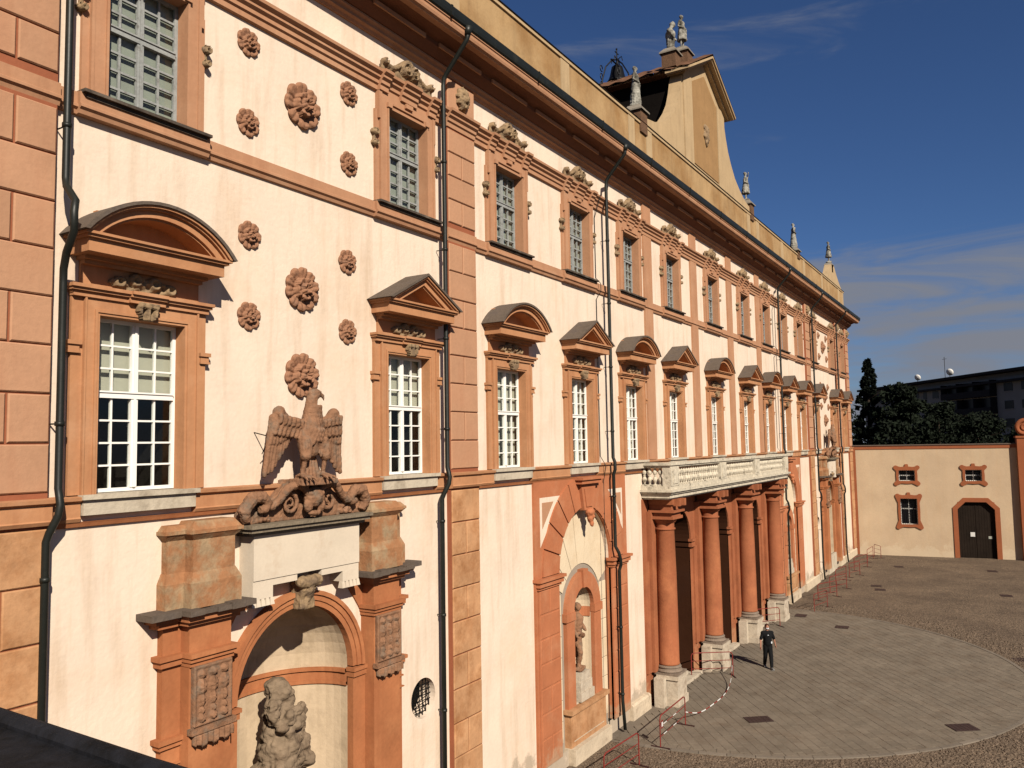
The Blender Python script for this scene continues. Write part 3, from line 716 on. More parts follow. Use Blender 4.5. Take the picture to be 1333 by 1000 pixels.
# gable wall: straight body with concave wings
GW = 2.9; ZG = 25.1
gcx = 35.95
def concave(x0, z0, x1, z1, n=12):   # quarter-curve from (x0,z0) low/outer to (x1,z1) high/inner
    return [(x0+(x1-x0)*math.sin(t*math.pi/2), z1-(z1-z0)*math.cos(t*math.pi/2)) if True else 0 for t in [i/n for i in range(n+1)]]
lw = [(gcx-7.2, ZP+.05), (gcx-7.2, ZP+.45)]
for dx_, z_ in ((6.3,21.8),(5.4,22.12),(4.6,22.52),(3.98,23.08),(3.55,23.6),(3.25,24.2),(3.04,24.8)): lw.append((gcx-dx_, z_))
lw += [(gcx-GW, ZG)]
# outline: left wing, body, pediment, right wing
R_ = [(2*gcx-x, z) for x, z in reversed(lw)]
outl = lw+[(gcx-GW, ZG+.35), (gcx, ZG+1.75), (gcx+GW, ZG+.35)]+R_
gw = MB(); gw.prism(outl[::-1], 0.002, .55); gw.build('gable_wall', PARAL, PAL)
pan = MB(); pan.prism([(gcx-1.75, 21.5), (gcx+1.75, 21.5), (gcx+1.75, ZG+.1), (gcx, ZG+.98), (gcx-1.75, ZG+.1)], -.03, 0.0); pan.build('gable_panel', PARAB, PAL)
fr_ = MB()
for s in (-1, 1):
    a = gcx+s*GW; fr_.box(min(a, a-s*1.1), max(a, a-s*1.1), -.05, 0, ZP+.1, ZG+.2)
fr_.parts('gable_lesene', PARAL, PAL)
rk = MB()
def rake(t0, t1, y, ext):
    o = [(gcx-GW-ext, ZG+.30-t0-ext*.48), (gcx, ZG+1.78+.06-t0), (gcx+GW+ext, ZG+.30-t0-ext*.48)]
    i = [(gcx-GW-ext, ZG+.30-t1-ext*.48), (gcx, ZG+1.78+.06-t1), (gcx+GW+ext, ZG+.30-t1-ext*.48)]
    rk.band(o, i, y, .6)
rake(0, .10, -.50, .48); rake(.10, .18, -.42, .40); rake(.18, .28, -.20, .20)
rk.build('raking_cornice', PARAL, PAL)
rt = MB(); 
for s in (-1, 1):
    for k in range(9):
        u0, u1 = k/9, (k+1)/9
        xa = gcx+s*(GW+.54)*(1-u0); xb = gcx+s*(GW+.54)*(1-u1); za = ZG+.03+u0*1.86; zb = ZG+.03+u1*1.86
        for q in range(16):
            yy = -.5+q*.75
            rt.add([(xa,yy,za+.05),(xb,yy,zb+.05),(xb,yy+.4,zb+.12),(xa,yy+.4,za+.12),(xa,yy+.72,za+.05),(xb,yy+.72,zb+.05)], [(0,1,2,3),(3,2,5,4)])
rt.build('gable_roof_tiles', TILE, PAL, kind='stuff')
gr = MB(); gr.prism([(gcx-GW-.5, ZG+.0), (gcx, ZG+1.75), (gcx+GW+.5, ZG+.0)], .6, 11.5); gr.build('gable_roof', TILE, PAL)
db = MB(); db.box(gcx-GW+.0, gcx+GW-.0, .56, 11.4, 19.6, ZG+.05); db.build('gable_rear_wall', DARKW, PAL)
# escutcheon on gable
def esc(x, z):
    q = math.sqrt((x/.34)**2+(z/.5)**2)*(1+.14*math.sin(5*math.atan2(z, x)))
    return None if q > 1 else .10*(1-q)+.05+.05*mnoise.noise(Vector((x*9, z*9, 5)))
link('coat_of_arms', relief('coat_of_arms', CARVE, .4, .55, esc, 26, 32), PAL, (gcx, -.03, 23.3))
# small end gable at the far corner
eg = MB(); eg.prism([(63.6, ZP+.08), (64.2, ZP+.25), (65.0, ZP+.75), (65.6, ZP+1.3), (66.0, ZP+1.55), (67.3, ZP+1.6), (68.1, ZP+1.1), (69.3, ZP+.5), (70.6, ZP+.08)][::-1], .0, .45)
eg.build('end_gable', PARAL, PAL)

# ---------------- portals
def portal(cx, far=False):
    P = link('portal', None, PAL, (cx, 0, 0))
    o = MB()
    for s in (-1, 1):
        def bx(a, b, y0, y1, z0, z1, m=o): m.box(min(s*a, s*b), max(s*a, s*b), y0, y1, z0, z1)
        bx(2.53, 2.85, -.13, 0, .5, 6.50); bx(1.74, 2.53, -.34, 0, .5, 6.50); bx(1.40, 1.74, -.10, .05, .5, 4.72)
        bx(2.50, 2.89, -.17, 0, 4.18, 4.20); bx(2.50, 2.88, -.16, 0, 4.40, 4.43)
        # spandrel
        o.prism([(s*1.74, 5.9), (s*1.74, 6.55), (s*1.28, 6.55)][::s], -.04, 0)
    o.parts('pier', ORNGL, P)
    cp = MB()
    for s in (-1, 1):
        def bx(a, b, y0, y1, z0, z1, m=cp): m.box(min(s*a, s*b), max(s*a, s*b), y0, y1, z0, z1)
        bx(1.66, 2.58, -.46, 0, 6.0, 6.07); bx(1.69, 2.56, -.42, 0, 5.93, 6.0); bx(1.71, 2.54, -.38, 0, 5.86, 5.93)
        bx(2.58, 2.96, -.24, 0, 6.0, 6.07); bx(2.56, 2.92, -.20, 0, 5.90, 6.0)
        bx(2.53, 2.95, -.22, 0, 4.76, 4.83); bx(2.53, 2.91, -.18, 0, 4.68, 4.76)
        bx(1.36, 1.76, -.17, .05, 4.83, 4.90); bx(1.38, 1.75, -.14, .05, 4.72, 4.83)
    cp.parts('capital_moulding', ORNGL, P)
    def pend(x, z):
        if abs(x) > .36 or abs(z) > .46: return None
        h = .05
        if abs(x) < .31 and abs(z) < .41: h = .03
        for c0 in (-.21, 0, .21):
            for zz, r, el in ((.33, .065, 1), (.13, .075, 1.7), (-.06, .05, 2.2), (-.22, .035, 1.6), (-.34, .065, 1)):
                d = math.hypot(x-c0, (z-zz)/el)
                if d < r: h = max(h, .04+.06*math.sqrt(1-(d/r)**2)-.012*math.cos(5*math.atan2(z-zz, x-c0)))
            if abs(x-c0) < .02 and -.38 < z < .38: h = max(h, .06)
        return h
    pm = relief('carved_pendant_panel', TERRA, .37, .47, pend, 46, 56)
    def drop(x, z):
        b = -.12+.07*abs(math.sin(x*15)); 
        return None if (abs(x) > .36 or z < b or z > .12) else .08+.05*math.sin(x*30)**2
    dm = relief('carved_drops', TERRA, .37, .14, drop, 40, 16)
    for s in (-1, 1):
        link('carved_pendant_panel', pm, P, (s*2.135, -.38, 5.40))
        link('carved_drops', dm, P, (s*2.135, -.36, 4.72))
    ft = MB()
    for s in (-1, 1): ft.box(s*2.135-.42, s*2.135+.42, -.46, -.34, 4.84, 4.93); ft.box(s*2.135-.36, s*2.135+.36, -.40, -.34, 4.93, 5.86)
    ft.parts('panel_backing', TERRA, P)
    lg = MB(); sl2 = MB()
    for s in (-1, 1):
        def bx(a, b, y0, y1, z0, z1, m): m.box(min(s*a, s*b), max(s*a, s*b), y0, y1, z0, z1)
        bx(1.62, 2.62, -.42, 0, 6.50, 6.57, lg); bx(1.56, 2.66, -.50, 0, 6.57, 6.66, lg); bx(2.66, 3.0, -.24, 0, 6.50, 6.58, lg); bx(2.68, 3.08, -.30, 0, 6.58, 6.66, lg)
        for k in range(5):   # broken slate edge
            a0 = 1.42+k*.26; bx(a0, a0+.259, -.60-.03*math.sin(k*2+s), 0, 6.66+.004*k, 6.75+.02*math.sin(k*1.7), sl2)
        bx(2.72, 3.22, -.40, 0, 6.66, 6.76, sl2)
    lg.parts('entablature', ORNGL, P); sl2.parts('slate_ledge', LEDGE, P)
    at = MB()
    for s in (-1, 1):
        def bx(a, b, y0, y1, z0, z1, m=at): m.box(min(s*a, s*b), max(s*a, s*b), y0, y1, z0, z1)
        def fr(a, b, y, z0, z1, e):   # block whose sides slope, wider below (e > 0) or above (e < 0)
            a, b = min(s*a, s*b), max(s*a, s*b)
            at.add([(a,y,z0),(b,y,z0),(b,0,z0),(a,0,z0),(a+e,y+e,z1),(b-e,y+e,z1),(b-e,0,z1),(a+e,0,z1)], [(0,3,2,1),(4,5,6,7),(0,1,5,4),(1,2,6,5),(2,3,7,6),(3,0,4,7)])
        bx(1.60, 2.56, -.42, 0, 6.75, 7.14); fr(1.60, 2.56, -.42, 7.14, 7.30, .07); bx(1.68, 2.48, -.345, 0, 7.30, 7.80)
        bx(2.56, 2.88, -.22, 0, 6.76, 7.14); fr(2.40, 2.88, -.22, 7.14, 7.30, .07); bx(2.48, 2.80, -.15, 0, 7.30, 7.80)
        fr(1.68, 2.48, -.345, 7.80, 7.90, -.09); bx(1.58, 2.57, -.44, 0, 7.90, 7.96); fr(1.60, 2.55, -.42, 7.96, 8.09, .09)
        fr(2.40, 2.80, -.15, 7.80, 7.90, -.09); bx(2.57, 2.90, -.25, 0, 7.90, 7.955); fr(2.40, 2.88, -.23, 7.955, 8.04, .07)
    at.parts('attic_block', mat_attic, P)
    pq = MB(); pq.box(-1.30, 1.30, -.36, 0, 6.98, 7.74); pq.box(-1.30, -.86, -.34, 0, 6.66, 6.98); pq.box(.86, 1.30, -.34, 0, 6.66, 6.98)
    pq.box(-.86, -.30, -.34, 0, 6.86, 6.98); pq.box(.30, .86, -.34, 0, 6.86, 6.98)
    pq.build('stone_plaque', MARBLE, P)
    gt = MB()
    for s in (-1, 1):
        for k in range(5):
            xx = s*1.08-.2+k*.1; gt.add([(xx-.03,-.34,6.66),(xx+.03,-.34,6.66),(xx+.03,-.26,6.66),(xx-.03,-.26,6.66),(xx-.045,-.36,6.54),(xx+.045,-.36,6.54),(xx+.045,-.24,6.54),(xx-.045,-.24,6.54)],
                   [(0,1,2,3),(4,7,6,5),(0,4,5,1),(1,5,6,2),(2,6,7,3),(3,7,4,0)])
    gt.parts('gutta', MARBLE, P, gap=.0)
    pc = MB(); pc.box(-1.40, 1.40, -.42, 0, 7.74, 7.80); pc.box(-1.46, 1.46, -.50, 0, 7.80, 7.87); pc.box(-1.50, 1.50, -.55, 0, 7.87, 7.93)
    pc.build('plaque_cornice', LEDGE2, P)
    # archivolt
    av = MB(); 
    for r0, r1, y in ((1.40, 1.50, -.10), (1.50, 1.60, -.13), (1.60, 1.68, -.17)):
        av.band(arc(0, 4.93, r1, 180, 0, 28), arc(0, 4.93, r0, 180, 0, 28), y, .05)
    av.build('archivolt', ORNGL, P)
    ky = MB(); ky.capsule((-.20, -.34, 6.80), (.20, -.34, 6.80), .11, .11); ky.capsule((-.12, -.30, 6.66), (-.08, -.24, 6.42), .07, .05); ky.capsule((.12, -.30, 6.66), (.08, -.24, 6.42), .07, .05); ky.capsule((0, -.34, 6.66), (0, -.26, 6.40), .08, .05)
    ky.box(-.18, .18, -.30, -.02, 6.3, 6.85)
    link('keystone', remesh(ky, 'keystone', CARVE, .018, 3, .02, 9), P)
    # niche
    nb = MB(); n = 24; d = 1.25
    lv = [1.2, 4.55]; 
    def ring(z, r): return [(-r*math.cos(math.pi*k/n), .05+r*d/1.4*math.sin(math.pi*k/n), z) for k in range(n+1)]
    a0 = len(nb.v)
    rings = [ring(1.2, 1.4), ring(4.55, 1.4)]
    rings2 = [ring(4.86, 1.4)]
    for k in range(1, 11):
        ph = math.pi/2*k/10; rings2.append([(-1.4*math.cos(math.pi*j/n)*math.cos(ph), .05+d*math.sin(math.pi*j/n)*math.cos(ph), 4.93+1.4*math.sin(ph)) for j in range(n+1)])
    for RR in (rings, rings2):
        for A, B in zip(RR[:-1], RR[1:]):
            for j in range(n): nb.add([A[j], A[j+1], B[j+1], B[j]], [(0,1,2,3)])
    nb.build('niche_shell', NICHE, P, True)
    nbd = MB()
    for r, z0, z1 in ((1.36, 4.55, 4.62), (1.38, 4.62, 4.80), (1.33, 4.80, 4.87)):
        A = ring(z0, r); B = ring(z1, r); A2 = ring(z0, 1.42); B2 = ring(z1, 1.42)
        for j in range(n): nbd.add([A[j], A[j+1], B[j+1], B[j]], [(0,1,2,3)]); nbd.add([B[j], B[j+1], B2[j+1], B2[j]], [(0,1,2,3)]); nbd.add([A[j], A[j+1], A2[j+1], A2[j]], [(0,1,2,3)])
    nbd.build('niche_band', ORNGL, P)
    fl = MB(); fl.box(-1.45, 1.45, 0.0, 1.5, 1.1, 1.2); fl.box(-1.4, 1.4, -.12, .04, .0, 1.2); fl.build('niche_floor', STONE, P)
    # scrolled pediment over the plaque
    sc = MB(); base = 7.93
    outline = [(-1.46, base), (-1.40, base+.30), (-1.22, base+.42), (-.95, base+.34), (-.72, base+.45), (-.5, base+.66), (.5, base+.66), (.72, base+.45), (.95, base+.34), (1.22, base+.42), (1.40, base+.30), (1.46, base)]
    sc.prism(outline[::-1], -.26, 0)
    def spir(cx_, cz_, r, turns, sgn, y, th, start=0):
        pts = []; rad = []
        n_ = 26
        for k in range(n_+1):
            t = k/n_; a = start+sgn*turns*2*math.pi*t; rr_ = r*(1-t*.86)
            pts.append((cx_+rr_*math.cos(a), y, cz_+rr_*math.sin(a))); rad.append(th*(1-.5*t))
        sc.tube(pts, rad, 8)
    for s in (-1, 1):
        # outer S ribbon
        sc.tube([(s*1.42, -.30, base+.06), (s*1.50, -.34, base+.24), (s*1.36, -.38, base+.45), (s*1.14, -.38, base+.46), (s*1.02, -.38, base+.34), (s*1.08, -.38, base+.24), (s*1.2, -.38, base+.24)], [.09,.12,.12,.11,.09,.08,.06], 10)
        sc.tube([(s*1.12, -.36, base+.26), (s*.92, -.38, base+.28), (s*.74, -.40, base+.42), (s*.60, -.42, base+.58), (s*.40, -.44, base+.64), (s*.22, -.44, base+.58), (s*.16, -.44, base+.45)], [.05,.07,.075,.085,.085,.08,.05], 10)
        spir(s*.48, base+.30, .19, 1.6, s, -.34, .045, math.pi/2)
        for k in range(9): sc.ball((s*(.98)+random.uniform(-.14,.14), -.29, base+.13+random.uniform(-.09,.12)), .05)
    # grotesque head below the top
    sc.ball((0.02, -.42, base+.40), (.22, .16, .20), 14, 10); sc.ball((.02, -.54, base+.36), (.05, .06, .08)); sc.ball((-.10, -.50, base+.46), (.07, .06, .04)); sc.ball((.14, -.50, base+.46), (.07, .06, .04))
    sc.ball((-.14, -.44, base+.24), (.10, .08, .12)); sc.ball((.18, -.44, base+.24), (.10, .08, .12)); sc.ball((.02, -.44, base+.10), (.16, .07, .05))
    sc.box(-.45, .45, -.62, 0, base+.62, base+.72)
    link('scroll_pediment', remesh(sc, 'scroll_pediment', TERRA, .016 if not far else .04, 2, .012, 14), P)
    return P
mat_attic = mat('worn terracotta attic', (0.40, 0.19, 0.09), vary=0.22, scale=3, bump=0.45, bscale=14, col2=(0.42, 0.29, 0.17), c2scale=2.6, c2lo=0.45, c2hi=0.62)
LEDGE2 = mat('lichened grey cornice', (0.27, 0.215, 0.15), vary=0.25, scale=5, bump=0.5, bscale=16, col2=(0.14, 0.11, 0.08), c2scale=5)
NICHE = mat('niche plaster', (0.64, 0.49, 0.335), vary=0.10, scale=1.6, bump=0.3, bscale=9, col2=(0.47, 0.355, 0.24), c2scale=1.5, c2lo=0.5, c2hi=0.72, streak=((0.36, 0.26, 0.15), 0.5))
portal(PORT[0]); portal(PORT[1], True)

# ---------------- blind arches
def blindarch(cx):
    P = link('blind_arch', None, PAL, (cx, 0, 0))
    mb = MB()
    # panel with the arch cut out
    for a, b in ((-3.08, -1.76), (1.76, 3.08)): mb.box(a, b, -.07, 0, .45, 8.16)
    pts = arc(0, 5.52, 1.76, 180, 0, 28)
    for (xa, za), (xb, zb) in zip(pts[:-1], pts[1:]):
        mb.add([(xa,-.07,za),(xb,-.07,zb),(xb,-.07,8.16),(xa,-.07,8.16)], [(0,1,2,3)])
        mb.add([(xa,-.07,za),(xb,-.07,zb),(xb,0,zb),(xa,0,za)], [(0,3,2,1)])
    for s in (-1, 1):
        x_ = s*1.76; mb.add([(x_,-.07,.45),(x_,.15,.45),(x_,.15,5.52),(x_,-.07,5.52)], [(0,1,2,3)])
        mb.box(min(s*1.78, s*2.98), max(s*1.78, s*2.98), -.10, -.07, .45, 5.5)
    mb.build('arch_panel', ORNG2, P)
    # pilaster blocks
    for s in (-1, 1):
        xa = min(s*1.84, s*2.92); n = 7; h0 = (5.2-.55)/n
        for k in range(n):
            z0 = .55+k*h0+.02; ht = h0-.04
            if k % 2: block(1.08, ht, ORNG2, 'pilaster_block', P, xa, -.10, z0, .02, .012)
            else:
                block(.52, ht, ORNG2, 'pilaster_block', P, xa, -.10, z0, .02, .012); block(.52, ht, ORNG2, 'pilaster_block', P, xa+.56, -.10, z0, .02, .012)
    im = MB()
    for s in (-1, 1):
        for e, z0, z1, y in ((.02, 5.22, 5.30, -.15), (.06, 5.30, 5.44, -.21), (.12, 5.44, 5.52, -.27)): im.box(min(s*(1.76-e), s*(3.0+e)), max(s*(1.76-e), s*(3.0+e)), y, .02, z0, z1)
    im.parts('impost', ORNG2, P)
    # voussoirs
    a = 0
    for k in range(11):
        a0, a1 = 180-k*180/11, 180-(k+1)*180/11
        if k == 5: continue
        g = .8
        v = MB(); v.band(arc(0, 5.52, 2.72, a0-g*.6, a1+g*.6, 4), arc(0, 5.52, 1.78, a0-g, a1+g, 4), -.12, -.07)
        v.build('voussoir', ORNG2, P)
    ks = MB(); ks.prism([(-.30, 7.2), (.30, 7.2), (.50, 8.0), (-.50, 8.0)], -.22, -.02); ks.prism([(-.20, 7.3), (.20, 7.3), (.33, 7.85), (-.33, 7.85)], -.25, -.22)
    ks.box(-.66, .66, -.34, 0, 8.0, 8.12); ks.box(-.72, .72, -.40, 0, 8.12, 8.2); ks.build('keystone', ORNG2, P)
    hd = MB(); hd.ball((0, -.25, 7.12), (.19, .14, .15), 12, 8); hd.ball((0, -.26, 6.95), (.13, .10, .16), 12, 8); hd.ball((0, -.3, 6.78), (.08, .07, .10)); hd.ball((0, -.37, 7.0), (.04, .05, .06))
    link('carved_head', remesh(hd, 'carved_head', ORNG2, .02, 2, .02, 10), P)
    # triangular spandrel fields
    sp = MB(); sq_ = MB()
    for s in (-1, 1):
        tri = [(s*2.78, 7.72), (s*1.55, 7.72), (s*2.78, 6.35)]; sp.prism(tri[::s], -.075, -.068)
        tri = [(s*2.66, 7.58), (s*2.0, 7.58), (s*2.66, 6.85)]; sq_.prism(tri[::s], -.083, -.075)
    sp.parts('spandrel_field', CREAM, P); sq_.parts('spandrel_inset', PINK, P)
    # recessed white field with joint lines around the niche
    r = .66
    fd = MB(); holesz = (1.5, 4.62)
    rx = [-1.76, -r, r, 1.76]
    fd.add([(-1.76,.15,.3),(-r,.15,.3),(-r,.15,7.4),(-1.76,.15,7.4)], [(0,1,2,3)]); fd.add([(r,.15,.3),(1.76,.15,.3),(1.76,.15,7.4),(r,.15,7.4)], [(0,1,2,3)])
    fd.add([(-r,.15,.3),(r,.15,.3),(r,.15,1.5),(-r,.15,1.5)], [(0,1,2,3)])
    pts = arc(0, 4.2, r, 180, 0, 20)
    for (xa, za), (xb, zb) in zip(pts[:-1], pts[1:]): fd.add([(xa,.15,za),(xb,.15,zb),(xb,.15,7.4),(xa,.15,7.4)], [(0,1,2,3)])
    fd.build('arch_field', JOINTW, P)
    # field stones: thin proud blocks left and right, wedge stones above
    for s in (-1, 1):
        for k in range(7):
            z0 = .62+k*.60; xa = min(s*1.30, s*1.74); MB().box(xa, xa+.44, .125, .15, z0+.012, z0+.588, .008).build('field_stone', CREAM2, P)
    for k in range(7):
        a0 = 152-k*124/7; a1 = 152-(k+1)*124/7
        ro = 1.70-.0; 
        v = MB(); i_ = arc(0, 4.2, 1.36, a0-.4, a1+.4, 3)
        o_ = []
        for (x_, z_) in i_:
            an = math.atan2(z_-4.2, x_); ln = 3.0
            # stop at arch soffit
            t = 1.36
            while t < 3.05:
                X_, Z_ = t*math.cos(an), 4.2+t*math.sin(an)
                if math.hypot(X_, max(0, Z_-5.52)) > 1.72: break
                t += .02
            o_.append((t*math.cos(an), 4.2+t*math.sin(an)))
        v.band(o_, i_, .121, .15); v.build('field_stone', CREAM2, P)
    # niche frame
    nf = MB()
    for s in (-1, 1): nf.box(min(s*r, s*1.14), max(s*r, s*1.14), .02, .15, 1.5, 4.18); nf.box(min(s*r*.98, s*1.2), max(s*r*.98, s*1.2), -.02, .15, 4.0, 4.24)
    nf.band(arc(0, 4.2, 1.14, 180, 0, 20), arc(0, 4.2, r, 180, 0, 20), .02, .15)
    nf.prism([(-.12, 4.86), (.12, 4.86), (.17, 5.4), (-.17, 5.4)], -.05, .15)
    nf.parts('niche_frame', ORNG2, P)
    sb = MB(); sb.box(-1.26, 1.26, -.16, .15, 1.40, 1.52); sb.box(-1.18, 1.18, -.06, .15, .45, 1.40); sb.build('niche_pedestal', QUL, P)
    sb2 = MB(); sb2.box(-1.0, 1.0, -.075, -.06, .6, .62); sb2.box(-1.24, 1.24, -.22, .15, -.1, .45); sb2.build('pedestal_base', BASEC, P)
    nb = MB(); n = 18; d = .55
    R2 = [[(-r*math.cos(math.pi*k/n), .15+d*math.sin(math.pi*k/n), z) for k in range(n+1)] for z in (1.5, 4.2)]
    for k in range(1, 8):
        ph = math.pi/2*k/7; R2.append([(-r*math.cos(math.pi*j/n)*math.cos(ph), .15+d*math.sin(math.pi*j/n)*math.cos(ph), 4.2+r*math.sin(ph)) for j in range(n+1)])
    for A, B in zip(R2[:-1], R2[1:]):
        for j in range(n): nb.add([A[j], A[j+1], B[j+1], B[j]], [(0,1,2,3)])
    nb.build('niche_shell', NICHE2, P, True)
    bb = MB()
    A = [(-(r-.03)*math.cos(math.pi*k/n), .15+(d-.03)*math.sin(math.pi*k/n)) for k in range(n+1)]
    for j in range(n): bb.add([(*A[j],3.86),(*A[j+1],3.86),(*A[j+1],4.16),(*A[j],4.16)], [(0,1,2,3)])
    bb.build('niche_band', ORNG2, P)
    w2 = MB(); w2.box(-.62, .62, .05, .68, 1.52, 1.56); w2.build('niche_sill', STONE, P)
ORNG2 = mat('warm terracotta plaster', (0.52, 0.185, 0.085), vary=0.12, bump=0.2, bscale=10, col2=(0.57, 0.25, 0.13), c2scale=0.9, streak=((0.40, 0.14, 0.065), 0.4), low=((0.50, 0.32, 0.2), 1.8))
CREAM2 = mat('pale field plaster', (0.84, 0.68, 0.48), vary=0.06, bump=0.2, bscale=9, col2=(0.76, 0.58, 0.38), c2scale=0.8, low=((0.5, 0.40, 0.28), 2.0))
NICHE2 = mat('pale niche plaster', (0.70, 0.55, 0.38), vary=0.08, bump=0.2)
for x in ARCH: blindarch(x)

# ---------------- portico
pw = MB(); jb = MB()
xs_ = [27.15]+sum([[d-1.3, d+1.3] for d in DOOR], [])+[44.45]
for a, b in zip(xs_[::2], xs_[1::2]): pw.box(a, b, -.03, 0, 0, 7.2)
for d_ in DOOR:
    pts = arc(d_, 5.32, 1.3, 180, 0, 24)
    for (xa, za), (xb, zb) in zip(pts[:-1], pts[1:]):
        pw.add([(xa,-.03,za),(xb,-.03,zb),(xb,-.03,7.2),(xa,-.03,7.2)], [(0,1,2,3)])
        jb.add([(xa,-.03,za),(xb,-.03,zb),(xb,.62,zb),(xa,.62,za)], [(0,3,2,1)])
    for s in (-1, 1):
        x_ = d_+s*1.3; jb.add([(x_,-.03,0),(x_,.62,0),(x_,.62,5.32),(x_,-.03,5.32)], [(0,1,2,3)])
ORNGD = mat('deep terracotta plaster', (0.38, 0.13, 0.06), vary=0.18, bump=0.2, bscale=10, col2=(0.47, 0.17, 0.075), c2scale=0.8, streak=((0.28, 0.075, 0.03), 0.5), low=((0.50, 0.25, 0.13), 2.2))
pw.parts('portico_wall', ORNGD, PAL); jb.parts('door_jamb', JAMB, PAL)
pi = MB()
for x in COLX:
    pi.box(x-.60, x+.60, -.22, -.03, 1.15, 6.75); pi.box(x-.95, x-.60, -.10, -.03, 1.15, 5.0); pi.box(x+.60, x+.95, -.10, -.03, 1.15, 5.0)
pi.parts('portico_pilaster', ORNGD, PAL)
av = MB(); im = MB(); im2 = MB()
for d_ in DOOR:
    av.band(arc(d_, 5.32, 1.50, 180, 0, 24), arc(d_, 5.32, 1.3, 180, 0, 24), -.09, -.03)
    for s in (-1, 1):
        for e, z0, z1 in ((.03, 5.0, 5.1), (.0, 5.1, 5.22), (.06, 5.22, 5.32)):
            a = d_+s*(1.3-e-.02); b = d_+s*1.64; im.box(min(a, b), max(a, b), -.12-e, .0, z0, z1); im2.box(min(a, d_+s*1.31), max(a, d_+s*1.31), .0, .64, z0, z1)
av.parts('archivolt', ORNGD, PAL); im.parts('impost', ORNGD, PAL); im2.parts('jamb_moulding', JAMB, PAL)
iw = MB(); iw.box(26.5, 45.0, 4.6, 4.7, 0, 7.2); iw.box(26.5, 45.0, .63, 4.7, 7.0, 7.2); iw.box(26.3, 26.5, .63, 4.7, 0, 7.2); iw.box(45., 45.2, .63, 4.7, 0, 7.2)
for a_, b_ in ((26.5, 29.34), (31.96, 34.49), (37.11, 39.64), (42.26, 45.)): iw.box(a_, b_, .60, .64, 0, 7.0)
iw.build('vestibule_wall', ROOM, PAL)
vf = MB(); vf.box(26.4, 45, .0, 4.6, 0, .08); vf.build('vestibule_floor', STONE, PAL)
st = MB()
for d_ in DOOR: st.box(d_-1.5, d_+1.5, -.32, 0, 0, .13)
st.parts('door_step', PLINTH, PAL)
# gates
for k, d_ in enumerate(DOOR):
    gm = MB()
    for i in range(15):
        x_ = d_-1.22+i*.174; h = 3.1+.35*math.sin(math.pi*i/14); gm.tube([(x_, .75, .1), (x_, .75, h)], .016, 6); gm.ball((x_, .75, h+.06), (.03, .03, .09), 6, 4)
    for z in (.25, 1.3, 2.7): gm.tube([(d_-1.28, .75, z), (d_+1.28, .75, z)], .022, 6)
    gm.box(d_-1.26, d_+1.26, .745, .755, .15, 1.25)
    for s in (-1, 1):
        for q in range(5): gm.tube([(d_+s*.6+.2*math.cos(a), .75, 1.65+q*.22+.1*math.sin(a)) for a in np.linspace(0, 6.28, 12)], .012, 5)
    gm.build('iron_gate', IRON, PAL)
MB().box(DOOR[0]+.35, DOOR[0]+.50, .73, .74, 1.45, 1.75).build('gate_notice', WPL, PAL)

# columns
colm = MB(); colm.lathe([(.36,1.36),(.385,1.40),(.365,1.44),(.365,3.0),(.355,4.5),(.325,6.08),(.34,6.10)], n=32)
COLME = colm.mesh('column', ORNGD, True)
base_ = MB(); base_.box(-.47, .47, -.47, .4, 1.06, 1.13); base_.lathe([(.44,1.13),(.47,1.17),(.44,1.22),(.40,1.24),(.40,1.27),(.43,1.30),(.41,1.34),(.36,1.36)], n=32)
BASEME = base_.mesh('column_base', COLB)
ped = MB(); ped.box(-.50, .50, -.50, .3, 0, .30); ped.box(-.46, .46, -.46, .3, .30, .93); ped.box(-.51, .51, -.51, .3, .93, 1.06)
ped.box(-.74, -.50, -.06, .3, 0, 1.0); ped.box(.50, .74, -.06, .3, 0, 1.0)
PEDME = ped.mesh('pedestal', PLINTH)
cap_ = MB(); cap_.lathe([(.33,6.08),(.37,6.10),(.37,6.14),(.33,6.16),(.33,6.32),(.36,6.34),(.44,6.44),(.45,6.48)], n=32)
cap_.box(-.50, .50, -.50, .4, 6.48, 6.58); cap_.box(-.44, .44, -.44, .4, 6.58, 6.72); cap_.box(-.56, .56, -.56, .4, 6.72, 6.80)
CAPME = cap_.mesh('capital', ORNGD)
blk = MB(); blk.box(-.42, .42, -.42, .4, 6.80, 7.0); blk.box(-.50, .50, -.50, .4, 7.0, 7.2)
for s in (-1, 1): blk.box(s*.25-.09, s*.25+.09, -.70, -.42, 6.95, 7.2)
BLKME = blk.mesh('entablature_block', ORNGD)
for x in COLX:
    co = link('column', COLME, PAL, (x, -.5, 0))
    link('column_base', BASEME, co); link('pedestal', PEDME, co); link('capital', CAPME, co); link('entablature_block', BLKME, co)

# balcony
BX0, BX1, BY = 27.15, 44.45, -1.12
def ringbox(mb, e, z0, z1): mb.box(BX0-e, BX1+e, BY-e, 0, z0, z1)
bl = MB(); ringbox(bl, -.12, 7.2, 7.26); ringbox(bl, -.04, 7.26, 7.40); ringbox(bl, .03, 7.40, 7.47); ringbox(bl, .10, 7.47, 7.55)
BAL = bl.build('balcony', BALST, PAL)
pl_ = MB(); pl_.box(BX0, BX1, BY, BY+.28, 7.55, 7.68); pl_.box(BX0, BX0+.28, BY+.28, 0, 7.55, 7.68); pl_.box(BX1-.28, BX1, BY+.28, 0, 7.55, 7.68); pl_.build('balustrade_plinth', BALST, BAL)
rl = MB()
for e, z0, z1 in ((0.0, 8.34, 8.40), (.05, 8.40, 8.50)):
    rl.box(BX0-e, BX1+e, BY-e, BY+.28+e, z0, z1); rl.box(BX0-e, BX0+.28+e, BY+.28+e, 0, z0, z1); rl.box(BX1-.28-e, BX1+e, BY+.28+e, 0, z0, z1)
rl.build('balustrade_rail', BALST, BAL)
